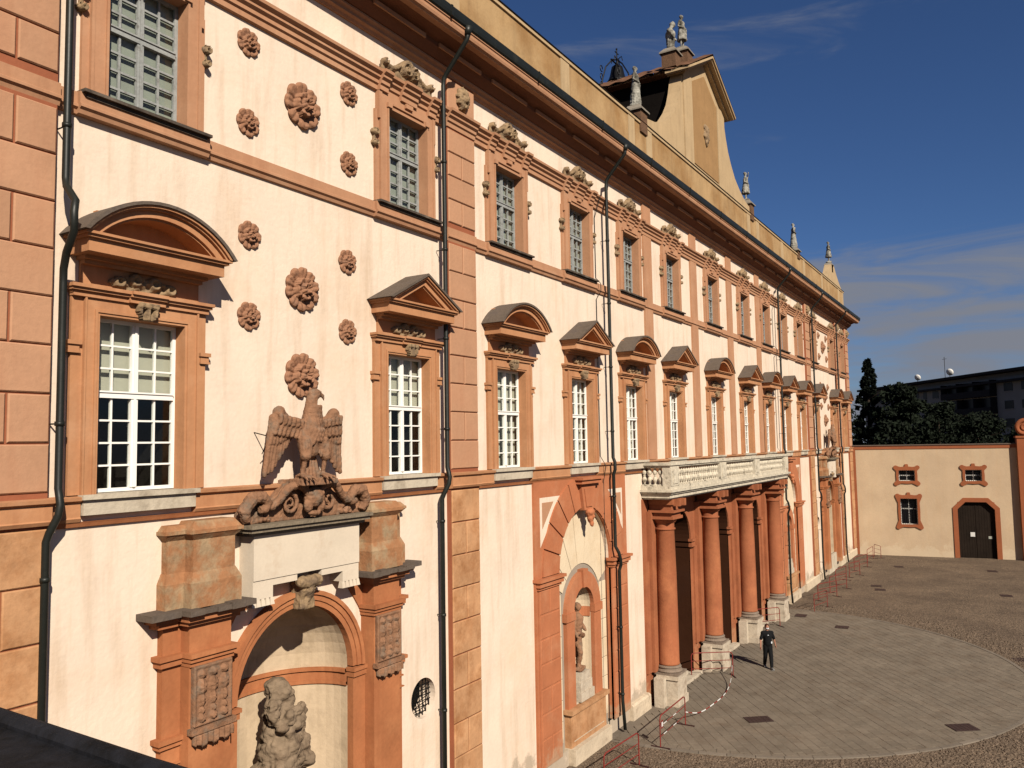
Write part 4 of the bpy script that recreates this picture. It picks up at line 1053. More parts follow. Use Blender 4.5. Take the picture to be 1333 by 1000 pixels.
bal = MB(); bal.box(-.075, .075, -.075, .075, 0, .05); bal.lathe([(.05,.05),(.03,.08),(.045,.12),(.082,.20),(.075,.26),(.035,.33),(.05,.35),(.035,.37),(.075,.44),(.082,.50),(.045,.56),(.03,.60),(.05,.62)], n=10); bal.box(-.075, .075, -.075, .075, .62, .66)
BME = bal.mesh('baluster', BALST)
PEDX = [BX0+.42, 33.2, 38.4, BX1-.42]
for x in PEDX:
    pd_ = MB(); pd_.box(x-.40, x+.40, BY-.02, BY+.30, 7.68, 8.34); pd_.box(x-.22, x+.22, BY-.05, BY-.02, 7.76, 8.26); pd_.build('balustrade_pier', BALST, BAL)
for a, b in zip(PEDX[:-1], PEDX[1:]):
    x0, x1 = a+.40, b-.40; n = int((x1-x0)/.25)
    for k in range(n): link('baluster', BME, BAL, (x0+(k+.5)*(x1-x0)/n, BY+.14, 7.68))
for xx in (BX0+.14, BX1-.14):
    for k in range(4): link('baluster', BME, BAL, (xx, BY+.42+k*.20, 7.68))

# ------------------------------------------------------------------ sculptures standing on or in the palace
def eagle_mesh(vox=0.015):
    b = MB(); rr = random.Random(2)
    b.ball((0,-.03,.80),(.27,.22,.30),16,12); b.capsule((0,-.03,.55),(0,-.04,.98), .17, .20, 14)
    b.capsule((0,-.02,1.0),(.02,-.02,1.30), .17, .115, 14); b.capsule((.02,-.02,1.30),(.05,-.03,1.48), .112, .105, 12)
    b.ball((.10,-.04,1.56),(.145,.10,.105),14,9); b.capsule((.21,-.05,1.56),(.29,-.06,1.53), .05, .034); b.capsule((.29,-.06,1.53),(.315,-.06,1.45), .032, .014)
    b.capsule((.10,-.13,1.60),(.20,-.11,1.60), .018, .014, 6)
    for s in (-1, 1):
        b.capsule((s*.17,-.08,.70),(s*.24,-.17,.44), .145, .105, 12); b.capsule((s*.24,-.17,.42),(s*.25,-.10,.14), .052, .042)
        for q in (-.10, 0, .10): b.capsule((s*.25+q*.4,-.12,.09),(s*.25+q,-.30,.045), .04, .026); b.capsule((s*.25+q,-.30,.05),(s*.25+q,-.34,.0), .024, .012)
        b.capsule((s*.25,-.05,.10),(s*.25,.06,.06), .04, .028)
        b.capsule((s*.18,.02,.98),(s*.46,.05,1.06), .12, .10); b.capsule((s*.46,.05,1.02),(s*.64,.05,1.18), .10, .10); b.ball((s*.67,.04,1.20),(.13,.10,.12),12,8)
        lean = -.13 if s < 0 else .03     # the left wing swings outwards at its tips
        for k in range(8):
            t = k/7; x0 = s*(.80-.46*t); z0 = 1.12-.22*t; x1 = s*(.84-.46*t)+lean*(1-t*.6); z1 = .10+.60*t**1.3+rr.uniform(-.02,.02)
            b.capsule((x0,.07,z0),(x1,.07+.008*(k % 2),z1), .060, .046, 8); b.capsule((x0,.03,z0),(x0+(x1-x0)*.45,.035,z0+(z1-z0)*.45), .05, .044, 8)
        for k in range(6):
            t = k/5; b.capsule((s*(.76-.48*t),-.03,1.08-.10*t),(s*(.78-.48*t)+lean*.3,-.02,.84-.06*t), .052, .044, 8)
        for k in range(6):
            t = k/5; b.capsule((s*(.74-.50*t),-.08,1.14-.10*t),(s*(.74-.50*t),-.075,1.04-.08*t), .05, .042, 8)
        for k in range(16): b.ball((s*.19+rr.uniform(-.09,.09), -.20+rr.uniform(-.03,.02), .58+rr.uniform(-.14,.16)), (.03,.03,.05), 6, 5)
    for k in range(5): b.capsule(((k-2)*.06,.02,.42),((k-2)*.09,-.04,.05), .06, .05, 8)
    for row in range(8):
        for k in range(9):
            a = (k-4)*.30+(.15 if row % 2 else 0); z = .72+row*.085; r = (.25 if z < .95 else .20-.06*(z-.95)/.4)
            b.ball((r*math.sin(a)+.012*row, -.03-r*.86*math.cos(a), z), (.034,.026,.052), 6, 5)
    b.box(-.34,.34,-.20,.16,-.10,.03)
    return remesh(b, 'eagle', TERRA, vox, 1, .008, 14)
EAG = eagle_mesh()
for cx, lab, dz in ((PORT[0], 'terracotta eagle with spread wings on the scroll pediment of the near niche', 0), (PORT[1], 'terracotta eagle above the far niche near the end of the facade', 0)):
    e = link('eagle_statue', EAG, None, (cx-.14, -.46, 8.64), label=lab, category='statue', group='eagles over the portal niches', scale=(1,1,1))
tie = MB(); tie.tube([(10.85-1.02,-.42,9.42),(10.85-1.0,0,9.50)],.010,5); tie.tube([(10.85-1.02,-.42,9.42),(10.85-1.0,-.2,9.12)],.008,5)
tie.build('wall_tie', IRON, PAL)

def rockfigure():
    b = MB(); rr = random.Random(4)
    b.capsule((0,0,0),(0,.05,1.3), .75, .6, 14); b.capsule((-.35,-.2,.3),(-.45,-.25,1.7), .42, .36, 12); b.capsule((-.1,.0,1.6),(.0,-.05,2.7), .42, .30, 12)
    b.capsule((.0,-.05,2.6),(-.06,-.08,3.45), .27, .20, 12); b.ball((-.08,-.10,3.58),(.21,.20,.22),12,8)
    b.capsule((.12,-.1,2.9),(.32,-.15,2.2), .16, .14); b.capsule((.3,-.1,1.6),(.42,-.1,.3), .38, .42)
    for k in range(70):
        a = rr.uniform(-2.6, .5); z = rr.uniform(.1, 3.5); r = (.62 if z < 1.6 else .30)*(1-.08*z/3)+.06
        b.ball((r*math.cos(a)-.05, r*math.sin(a), z), (rr.uniform(.06,.13), rr.uniform(.06,.12), rr.uniform(.07,.16)), 7, 5)
    return remesh(b, 'grotto_figure', ROCKM, .025, 1, .10, 3.3)
ROCKM = mat('porous grey stone', (0.27, 0.195, 0.13), vary=0.25, scale=5, bump=0.8, bscale=18, col2=(0.19, 0.13, 0.085), c2scale=3)
GROT = rockfigure()
link('grotto_figure', GROT, None, (10.86, .42, 1.2), label='rough hunched stone figure in the arched niche below the near eagle', category='statue', scale=(1.35, 1.15, 1.0))

HW = [.10]
def human(b, H=1.8, pose='stand', arm=0.0, robe=False, rnd=None, legs=(0,0)):
    """adds shapes of one standing body to b, feet at z=0, facing -Y"""
    k = H/1.8
    P = lambda x,y,z: (x*k,y*k,z*k)
    la, ra = legs
    hip = .93; sh = 1.47
    for s, sw in ((-1, la), (1, ra)):
        hx = s*HW[0]; kn = (hx+s*.01, -.5*sw*.30-.02, .50); an = (hx, -sw*.30+(.10 if sw < 0 else 0), .09)
        b.capsule(P(hx,0,hip-.02), P(*kn), .098*k, .066*k, 14); b.capsule(P(*kn), P(*an), .064*k, .042*k, 12)
        b.capsule(P(an[0],an[1]+.03,.05), P(an[0]+s*.03,an[1]-.16,.04), .048*k, .035*k, 10)
    b.ball(P(0,0,.98), (.17*k,.125*k,.15*k), 16, 10); b.capsule(P(0,0,1.08), P(0,-.01,1.32), .145*k, .155*k, 16)
    b.ball(P(0,-.01,1.33), (.20*k,.125*k,.15*k), 16, 10)
    b.capsule(P(-.15,0,1.43), P(.15,0,1.43), .075*k, .075*k, 12); b.capsule(P(0,.01,1.45), P(0,-.01,1.60), .060*k, .055*k, 12)
    b.ball(P(0,-.02,1.68), (.076*k,.096*k,.116*k), 16, 12); b.ball(P(0,-.115,1.665), (.016*k,.022*k,.026*k), 8, 6); b.capsule(P(-.02,-.095,1.62), P(.02,-.095,1.62), .012*k, .012*k, 6)
    for s in (-1, 1): b.ball(P(s*.078,0,1.67), (.014*k,.028*k,.034*k), 8, 6); b.ball(P(s*.03,-.098,1.70), (.018*k,.014*k,.010*k), 8, 5)
    return k

def statue_mesh(kind, seed):
    b = MB(); rr = random.Random(seed); k = human(b, 1.8)
    for s in (-1, 1):
        if (kind == 'raise' and s > 0): b.capsule((s*.20,0,1.42),(s*.34,-.10,1.55),.055,.045); b.capsule((s*.34,-.10,1.55),(s*.22,-.16,1.76),.045,.035); b.ball((s*.22,-.17,1.80),(.05,.04,.06))
        else: b.capsule((s*.20,0,1.42),(s*.28,.03,1.14),.055,.045); b.capsule((s*.28,.03,1.14),(s*.12,-.16,1.04),.045,.035); b.ball((s*.10,-.18,1.04),(.05,.04,.05))
    if kind != 'bust':
        n = 14
        for j in range(n):
            a = 2*math.pi*j/n; rb = .20+.03*rr.random()
            b.capsule((.13*math.cos(a), .10*math.sin(a), 1.12), (rb*math.cos(a)*1.05, rb*math.sin(a), .10 if kind == 'robe' else .45), .05, .055, 8)
        b.capsule((-.20,-.05,1.4),(.18,-.12,.95),.07,.08); b.capsule((.18,-.12,.95),(.24,-.05,.5),.07,.09)
    b.ball((0,.02,1.74),(.095,.10,.08)); b.box(-.26,.26,-.22,.22,-.06,.04)
    return remesh(b, 'statue', STAT, .022, 2, .018, 10)
SM = [statue_mesh('robe', 1), statue_mesh('raise', 2), statue_mesh('cloak', 3)]
bb_ = MB(); bb_.ball((0,0,.55),(.20,.14,.2),14,10); bb_.capsule((-.24,0,.6),(.24,0,.6),.12,.12); bb_.capsule((0,0,.3),(0,0,.55),.16,.2); bb_.capsule((0,0,.7),(.05,-.05,.9),.07,.07); bb_.ball((.09,-.09,.98),(.11,.12,.13),12,8); bb_.capsule((.24,0,.6),(.20,-.18,.42),.07,.05); bb_.capsule((-.24,0,.6),(-.2,-.15,.35),.07,.05); bb_.capsule((0,0,.05),(0,0,.35),.15,.17)
BUST = remesh(bb_, 'statue', STAT, .022, 2, .018, 10)

COLB2 = mat('grey plinth cap', (0.30, 0.26, 0.21), vary=0.2, bump=0.4)
def roofstatue(x, y, z, me, label, sc=1.0, rz=0.0, cap=True, pw_=.32, ph=.9, capm=None):
    p = MB(); p.box(x-pw_, x+pw_, y-pw_, y+pw_, z, z+ph); p.build('statue_plinth', BRICKP, PAL)
    c = MB(); c.lathe([(pw_*1.62, z+ph), (pw_*1.62, z+ph+.06), (pw_*1.0, z+ph+.22)], x, y, 4)
    # square cap, turned so its sides follow the plinth
    cc = MB(); e = pw_+.08; e2 = pw_*.72
    cc.add([(x-e,y-e,z+ph),(x+e,y-e,z+ph),(x+e,y+e,z+ph),(x-e,y+e,z+ph),(x-e,y-e,z+ph+.06),(x+e,y-e,z+ph+.06),(x+e,y+e,z+ph+.06),(x-e,y+e,z+ph+.06),(x-e2,y-e2,z+ph+.26),(x+e2,y-e2,z+ph+.26),(x+e2,y+e2,z+ph+.26),(x-e2,y+e2,z+ph+.26)],
           [(0,1,5,4),(1,2,6,5),(2,3,7,6),(3,0,4,7),(4,5,9,8),(5,6,10,9),(6,7,11,10),(7,4,8,11),(8,9,10,11)])
    cc.build('plinth_cap', COLB2, PAL)
    link('roof_statue', me, None, (x, y, z+ph+.30), rz, scale=(sc, sc, sc), label=label, category='statue', group='statues along the roof')
roofstatue(28.35, .25, 20.9, SM[0], 'weathered robed statue on the brick plinth left of the gable', .86, .2, ph=.85)
roofstatue(33.25, .55, 25.5, BUST, 'stone bust looking down from the left end of the gable roof', 1.15, .3, ph=.65)
roofstatue(35.35, .75, 26.2, SM[2], 'standing stone figure at the top of the gable', .88, -.2, ph=.9, pw_=.36)
roofstatue(43.4, .25, 21.0, SM[1], 'grey statue with one arm raised right of the gable curve', .86, .1, ph=.85)
roofstatue(54.5, .25, 21.0, SM[0], 'small pale statue alone on the parapet between gable and far corner', .88, .5, ph=.5)
roofstatue(66.6, .25, 22.2, SM[2], 'small statue on top of the rounded end gable', .90, .3, ph=.55, pw_=.25)

# statues in the blind arch niches
def torso():
    b = MB()
    b.capsule((.08,0,.10),(.10,-.02,.55),.085,.095); b.capsule((.10,-.02,.55),(.07,0,1.0),.105,.13); b.capsule((-.10,-.05,.1),(-.14,-.12,.5),.07,.08); b.capsule((-.14,-.12,.5),(-.05,0,.95),.09,.13)
    b.ball((0,0,1.05),(.19,.15,.2),14,10); b.capsule((0,0,1.1),(-.02,-.02,1.45),.16,.19,14); b.capsule((-.16,0,1.52),(.18,0,1.50),.09,.09)
    b.capsule((.22,0,1.48),(.32,-.1,1.2),.07,.06); b.capsule((.32,-.1,1.2),(.15,-.22,1.1),.06,.05); b.capsule((-.22,0,1.5),(-.32,.02,1.2),.07,.06); b.capsule((-.32,.02,1.2),(-.3,-.1,.95),.055,.045)
    b.capsule((0,0,1.55),(0,-.02,1.70),.06,.06); b.ball((0,-.03,1.80),(.10,.12,.14),12,8); b.capsule((-.22,-.1,1.08),(.22,-.12,.92),.07,.08); b.capsule((.2,0,.95),(.24,.05,.3),.10,.08)
    b.box(-.26,.26,-.2,.2,-.03,.05)
    return remesh(b, 'niche_statue', TERRA, .022, 2, .02, 8)
TOR = torso()
for cx, lab in ((ARCH[0], 'terracotta male figure in the tall niche of the blind arch before the portico'), (ARCH[1], 'terracotta figure in the niche of the blind arch beyond the portico')):
    link('niche_statue', TOR, None, (cx-.06, .26, 2.42), rz=.25, label=lab, category='statue', group='figures in the blind arch niches', scale=(1.0,1.0,1.02))
    pb = MB(); pb.box(-.44, .44, -.26, .22, 1.56, 1.82); pb.box(-.38, .38, -.22, .2, 1.82, 2.1); pb.prism([(-.34,2.1),(.34,2.1),(.27,2.36),(-.27,2.36)], -.2, .2)
    pb.build('statue_pedestal', PLINTH, None, label='pale stepped stone pedestal under the terracotta figure '+('before' if cx < 30 else 'beyond')+' the portico', category='pedestal')
    bpy.context.scene.collection.objects[-1].location = (cx-.04, .2, 0)

# bell in its iron frame behind the parapet
bt = thing('bell_frame', 'dark bronze bell hanging in a wrought iron frame on the gable roof', 'bell', (gcx, 4.3, 26.45))
bm_ = MB(); bm_.lathe([(.52,0),(.54,.03),(.45,.14),(.37,.35),(.31,.62),(.27,.80),(.15,.90),(.03,.92)], n=20); link('bell', bm_.mesh('bell', IRON, True), bt, (0,0,.42))
fm = MB()
for sx_ in (-1, 1):
    for sy in (-1, 1):
        fm.tube([(sx_*.95,sy*.5,-.3),(sx_*.78,sy*.42,.5),(sx_*.62,sy*.32,1.1),(sx_*.30,sy*.15,1.5),(0,0,1.62)], .035, 6)
        for z in (.15, .55, .95): fm.tube([(sx_*.86+.13*math.cos(a), sy*.45, z+.15*math.sin(a)) for a in np.linspace(0, 5.5, 9)], .024, 5)
fm.tube([(0,0,1.3),(0,0,2.15)], .03, 6); fm.tube([(-.2,0,1.95),(.2,0,1.95)], .025, 6); fm.ball((0,0,2.15),.05)
for a in (0, 1.57, 3.14, 4.71): fm.tube([(.0,0,1.6),(.25*math.cos(a),.25*math.sin(a),1.72),(.3*math.cos(a),.3*math.sin(a),1.5)], .024, 5)
fm.tube([(-.7,0,1.36),(.7,0,1.36)], .04, 6)
fm.build('iron_frame', IRON, bt)
bs_ = MB(); bs_.box(-1.1, 1.1, -.7, .7, -.9, .05); bs_.build('frame_base', DARKW, bt)
tr_ = MB(); tr_.box(22.5, gcx-GW, 2.4, 8.0, 19.5, 21.0); tr_.build('roof_step', DARKW, PAL)

# ------------------------------------------------------------------ side wing with the dark roof under the camera
SW = thing('side_wing', 'flat bitumen roof coloured as in shade, with raised edge in the bottom left corner', 'building', (0, 0, 0))
q = MB(); q.box(-6, 2.70, -10.6, -.02, 7.2, 7.60); q.build('flat_roof', DECK, SW)
q = MB(); q.tube([(2.58, -10.6, 7.60), (2.62, -9, 7.607), (2.63, -7.6, 7.60), (2.66, -6, 7.61), (2.68, -.05, 7.60)], .06, 10); q.build('roof_edge', DECK, SW)
q = MB(); q.box(-6, 2.45, -10.5, -.03, 0, 7.2); q.build('wall', CREAM, SW)

# ------------------------------------------------------------------ courtyard end wall, gate and windows
e0 = Vector((XR-.02, 0.0, 0)); edir = Vector((1.1975, -9.6349, 0)).normalized(); eang = math.atan2(edir.y, edir.x)
K = 1.02
EW = thing('courtyard_wall', 'tan courtyard wall with three barred windows and a dark gate', 'wall', tuple(e0), eang)
# local frame: +x along the wall, -y faces the courtyard (camera side)
# (rotation puts local -y towards -X world)
def ebox(nm, m, x0, x1, y0, y1, z0, z1, par=None): return MB().box(x0, x1, y0, y1, z0, z1).build(nm, m, par or EW)
WT = 8.72
ww = [(3.36*K, 4.50*K, 5.86, 6.70), (7.9*K, 9.0*K, 5.86, 6.72), (3.38*K, 4.56*K, 2.46, 4.48)]
gx0, gx1, gz, gch = 7.26*K, 9.70*K, 4.26, .55
hl_ = ww+[(gx0, gx1, -.1, gz)]
xs = sorted({0, 30}|{h[0] for h in hl_}|{h[1] for h in hl_}); zs = sorted({-.1, WT-.35}|{h[2] for h in hl_}|{h[3] for h in hl_})
q = MB()
for a, b in zip(xs[:-1], xs[1:]):
    for c, d in zip(zs[:-1], zs[1:]):
        if any(h[0] < (a+b)/2 < h[1] and h[2] < (c+d)/2 < h[3] for h in hl_): continue
        q.box(a, b, 0, .5, c, d)
q.build('plaster_wall', EWALL, EW)
ebox('top_band', EFRAME, 0, 30, -.05, .55, WT-.35, WT-.08); ebox('coping', LEDGE, 0, 30, -.12, .62, WT-.08, WT)
ebox('corner_pilaster', EFRAME, .02, .34, -.06, 0, 0, WT-.36)
def eared(w_, h_, big):
    mb = MB(); W = w_/2+.22; Hh = h_/2+.24
    def outline():
        pts = []
        n = 40
        # shouldered frame: concave sides with lobed corners
        for sx_, sz, a0 in ((1, 1, -20), (-1, 1, 40), (-1, -1, 160), (1, -1, 220)):
            cx_, cz_ = sx_*(W+.02), sz*(Hh-.0)
            for k in range(7):
                a = math.radians(a0+k*30*.95); pts.append((cx_+.17*math.cos(a)-.05*sx_, cz_+.17*math.sin(a)-.03*sz))
            if (sx_, sz) == (1, 1): pts += [(W*.55, Hh+.02), (.14, Hh+.05), (.10, Hh+.24), (-.10, Hh+.24), (-.14, Hh+.05), (-W*.55, Hh+.02)]
            if (sx_, sz) == (-1, 1): pts += [(-W+.06, Hh*.55), (-W+.04, 0), (-W+.06, -Hh*.55)]
            if (sx_, sz) == (-1, -1): pts += [(-W*.5, -Hh+.05), (0, -Hh+.02), (W*.5, -Hh+.05)]
            if (sx_, sz) == (1, -1): pts += [(W-.06, -Hh*.55), (W-.04, 0), (W-.06, Hh*.55)]
        return pts
    O = outline()
    # inner rectangle, matched by angle
    I = []
    for x, z in O:
        a = math.atan2(z/(h_/2), x/(w_/2)); c, s = math.cos(a), math.sin(a); t = max(abs(c), abs(s)); I.append((w_/2*c/t, h_/2*s/t))
    O.append(O[0]); I.append(I[0]); mb.band(O, I, -.09, .0)
    return mb.mesh('window_frame', EFRAME)
for i, (a, b, c, d) in enumerate(ww):
    cx, cz = (a+b)/2, (c+d)/2
    wi = link('window', eared(b-a, d-c, i == 2), EW, (cx, 0, cz))
    g_ = MB(); w2, h2 = (b-a)/2, (d-c)/2
    g_.box(-w2, w2, .32, .34, -h2, h2); g_.build('glass', APTD, wi)
    f_ = MB(); f_.box(-.03, .03, .25, .30, -h2, h2); f_.box(-w2, w2, .25, .30, -.03+.2*(i == 2), .03+.2*(i == 2)); f_.box(-w2, -w2+.05, .25, .30, -h2, h2); f_.box(w2-.05, w2, .25, .30, -h2, h2)
    f_.box(-w2, w2, .25, .3, -h2, -h2+.05); f_.box(-w2, w2, .25, .3, h2-.05, h2); f_.build('casement', WHITE, wi)
    n = int(w2*2/.16)
    r_ = MB()
    for k in range(1, n+1): r_.tube([(-w2+k*2*w2/(n+1), .12, -h2), (-w2+k*2*w2/(n+1), .12, h2)], .014, 5)
    for k in range(1, int(h2*2/.22)+1): r_.tube([(-w2, .10, -h2+k*2*h2/(int(h2*2/.22)+1)), (w2, .10, -h2+k*2*h2/(int(h2*2/.22)+1))], .014, 5)
    r_.build('iron_bars', IRON, wi)
gf = MB(); o_ = [(gx0-.33, 0), (gx0-.33, gz-gch+.12), (gx0+gch-.15, gz+.32), (gx1-gch+.15, gz+.32), (gx1+.33, gz-gch+.12), (gx1+.33, 0)]
i_ = [(gx0, 0), (gx0, gz-gch), (gx0+gch, gz), (gx1-gch, gz), (gx1, gz-gch), (gx1, 0)]
gf.band(o_, i_, -.07, .4); 
for s, xx in ((1, gx0), (-1, gx1)): gf.prism([(xx, gz-gch), (xx+s*gch, gz), (xx, gz)][::s], -.0, .4)
gf.build('gate_surround', EFRAME, EW)
gt_ = MB(); gm_ = (gx0+gx1)/2
n = 14
for k in range(n): a = gx0+(gx1-gx0)*k/n; gt_.box(a+.006, a+(gx1-gx0)/n-.006, .22+.01*(k % 2), .30, 0.03, gz)
gt_.box(gx0, gx1, .30, .34, 0, gz); gt_.box(gm_-.04, gm_+.04, .19, .22, .03, gz)
g1 = gt_.build('gate', GATEW, EW); ebox('notice', WPL, gx0+.80, gx0+1.10, .20, .21, 1.62, 1.95, g1); ebox('notice_plate', SHUT, gx1-.5, gx1-.22, .20, .21, 1.48, 1.68, g1)
GP = thing('gate_pillar', 'terracotta gate pillar topped by a round scroll at the right edge', 'pillar', tuple(e0), eang)
q = MB(); q.box(11.32*K, 12.5*K, -.45, .5, 0, 9.1); q.box(11.25*K, 12.6*K, -.52, .56, 9.1, 9.25); q.build('shaft', EFRAME, GP)
q = MB()
sp_ = []
for k in range(40):
    t = k/39; a = math.pi*.5+t*3.2*math.pi; r = .58*(1-.82*t); sp_.append((11.92*K+r*math.cos(a), -.1, 9.85+r*math.sin(a)))
q.tube(sp_, [.16*(1-.5*k/39) for k in range(40)], 10); 
pts = arc(11.92*K, 9.85, .60, 0, 360, 24)[:-1]; q.prism(pts[::-1], -.12, .3); q.build('scroll', EFRAME, GP)

# ------------------------------------------------------------------ paved circle
PC = Vector((35.09, -.28)); PR = 11.45
PV = thing('paved_circle', 'grey slab paving', 'paving') if False else link('pavement', None, None, (0,0,0), kind='structure')
mb = MB(); n = 96
ring_ = [(PC.x+PR*math.cos(math.pi*2*k/n), PC.y+PR*math.sin(math.pi*2*k/n)) for k in range(n)]
ring_ = [(x, min(y, -.02)) for x, y in ring_]
mb.add([(x, y, .008) for x, y in ring_], [tuple(range(n))])
mb.build('mortar_bed', JOINT, PV)
sw_, sh_ = .46, .31
cells = []
ang = math.radians(38)
for i in range(-42, 43):
    for j in range(-62, 63):
        u = (i+(.5 if j % 2 else 0))*sw_; v = j*sh_
        x = PC.x+u*math.cos(ang)-v*math.sin(ang); y = PC.y+u*math.sin(ang)+v*math.cos(ang)
        if math.hypot(x-PC.x, y-PC.y) < PR-.40 and y < -.45: cells.append((math.hypot(x, y+CAM_D), x, y))
cells.sort()
slab_me = MB().box(-sw_/2+.005, sw_/2-.005, -sh_/2+.005, sh_/2-.005, -.03, .03).mesh('paving_slab', SLAB)
rest = MB()
for k, (d_, x, y) in enumerate(cells):
    z = rng.uniform(-.003, .003)
    if k < 290: link('paving_slab', slab_me, PV, (x, y, .002+z), ang)
    else:
        c, s = math.cos(ang), math.sin(ang); a, b = sw_/2-.007, sh_/2-.007
        pts = [(x+p*c-q_*s, y+p*s+q_*c) for p, q_ in ((-a,-b),(a,-b),(a,b),(-a,b))]
        rest.add([(px, py, -.02) for px, py in pts]+[(px, py, .032+z) for px, py in pts], [(4,5,6,7),(0,1,5,4),(1,2,6,5),(2,3,7,6),(3,0,4,7)])
rest.build('paving_slabs', SLAB, PV, kind='stuff')
nk = 44
for k in range(nk):
    a0 = math.pi+math.pi*k/nk+.02; a1 = math.pi+math.pi*(k+1)/nk-.0+.02-.0016
    mb = MB(); pts = []
    for r in (PR-.15, PR):
        for a in (a0, (a0+a1)/2, a1): pts.append((PC.x+r*math.cos(a), PC.y+r*math.sin(a)))
    if max(p[1] for p in pts) > -.3: continue
    mb.add([(x, y, -.02) for x, y in pts]+[(x, y, .038) for x, y in pts], [(6,7,10,9),(7,8,11,10),(3,4,10,9),(4,5,11,10),(0,3,9,6),(5,2,8,11),(1,0,6,7),(2,1,7,8)])
    mb.build('kerb_stone', KERB, PV)
# filler slabs along the inner side of the kerb ring
fil = MB(); 
for k in range(90):
    a0 = math.pi+math.pi*k/90; a1 = math.pi+math.pi*(k+1)/90-.001; pts = []
    for r in (PR-.86, PR-.16):
        for a in (a0, a1): pts.append((PC.x+r*math.cos(a), PC.y+r*math.sin(a)))
    if max(p[1] for p in pts) > -.05: continue
    fil.add([(pts[i][0], pts[i][1], .024) for i in (0,1,3,2)], [(0,1,2,3)])
fil.build('edge_slabs', SLAB, PV, kind='stuff')
# loose cobbles near the ring
cb = MB(); rr = random.Random(9)
for k in range(9000):
    a = rr.uniform(math.pi*1.02, math.pi*1.98); r = PR+.04+abs(rr.gauss(0, 1.3)); x = PC.x+r*math.cos(a); y = PC.y+r*math.sin(a)
    if y > -.4: continue
    s = rr.uniform(.03, .075); t = rr.uniform(0, 3.1); h = rr.uniform(.008, .03)
    p = [(x+s*math.cos(t+q_)*rr.uniform(.8,1.2), y+s*math.sin(t+q_)*.8) for q_ in (0, 1.4, 3.0, 4.5)]
    cb.add([(px, py, 0) for px, py in p]+[(x+(px-x)*.7, y+(py-y)*.7, h) for px, py in p], [(4,5,6,7),(0,1,5,4),(1,2,6,5),(2,3,7,6),(3,0,4,7)])
cb.build('cobbles', mat('loose cobble', (0.165, 0.12, 0.085), vary=0.2, island=0.3, bump=0.2), None, kind='stuff')

# drain covers
cov = [((27.69,-3.7),.42,.55,-.9,'near the first barrier, in front of the first column'), ((30.0,-9.5),.40,.62,-.95,'in the foreground near the lower edge of the paved circle'), ((44.86,-1.36),.28,.7,-1.5,'at the wall just past the last column'),
       ((43.0,-3.7),.30,.6,-1.5,'near the far rim of the paved circle'), ((56.1,-3.5),.30,.7,-1.4,'on the brown cobbles, farther of the close pair'), ((54.8,-3.9),.30,.7,-1.4,'on the brown cobbles, nearer of the close pair'), ((65.1,-3.8),.3,.8,-1.4,'on the cobbles close to the barred lower window'),
       ((65.5,-9.6),.3,.8,-1.4,'on the cobbles before the dark gate'), ((55.8,-10.5),.3,.7,-1.4,'at the right edge of the picture on the cobbles'), ((40.2,-11.1),.3,.6,-1.2,'just outside the paved circle at the right edge')]
for (p, a, b, rz, lab) in cov:
    mb = MB(); mb.box(-b/2, b/2, -a, a, 0, .012); 
    for k in range(5): mb.box(-b/2+.04, b/2-.04, -a+.06+k*(2*a-.12)/5, -a+.06+k*(2*a-.12)/5+.05, .012, .017)
    inp = math.hypot(p[0]-PC.x, p[1]-PC.y) < PR
    link('drain_cover', mb.mesh('drain_cover', IRONC), None, (p[0], p[1], .042 if inp else .004), rz+math.pi/2, label='rusty rectangular drain cover '+lab, category='drain cover', group='drain covers in the courtyard')

# ------------------------------------------------------------------ barriers
def barrier(p, q, label, plate=False, z=0.03):
    p = Vector((*p, 0)); q = Vector((*q, 0)); L_ = (q-p).length; a = math.atan2((q-p).y, (q-p).x)
    t = thing('barrier', label, 'barrier', (p.x, p.y, z), a, 'steel crowd barriers along the wall')
    mb = MB(); h = .93; r = .12
    mb.tube([(0,0,.02),(0,0,h-r),(r*.3,0,h-r*.3),(r,0,h),(L_-r,0,h),(L_-r*.3,0,h-r*.3),(L_,0,h-r),(L_,0,.02)], .019, 8)
    mb.build('frame', RED, t)
    for z_ in (.62, .32):
        n = 8
        for k in range(n):
            x0, x1 = L_*k/n, L_*(k+1)/n
            pass
        if plate:
            for k in range(n): MB().tube([(L_*k/n,0,z_),(L_*(k+1)/n,0,z_)], .012, 6, True).build('rail', WPL if k in (1, 4) else RED, t)
        else: MB().tube([(0,0,z_),(L_,0,z_)], .013, 6, True).build('rail', RED, t)
    for x in (0.0, L_): MB().box(x-.025, x+.025, -.30, .30, 0, .03).build('foot', BLKP, t)
    if plate: 
        o = MB().box(.03, .20, -.03, -.022, .55, .78).build('sign_plate', RED, t); MB().box(.06, .17, -.036, -.03, .60, .73).build('plate_face', WPL, o)
    return t
barrier((23.8,-1.81),(26.05,-1.79),'red barrier beside the foot of the first pedestal, with a small red and white plate', True)
barrier((32.3,-1.5),(31.35,-.15),'barrier standing crosswise between the first and second columns')
barrier((22.3,-1.75),(20.3,-1.6),'red barrier partly cut off by the lower edge of the picture', z=0)
barrier((41.9,-1.0),(40.8,.0-.1),'red barrier behind the walking man, between the third and fourth columns')
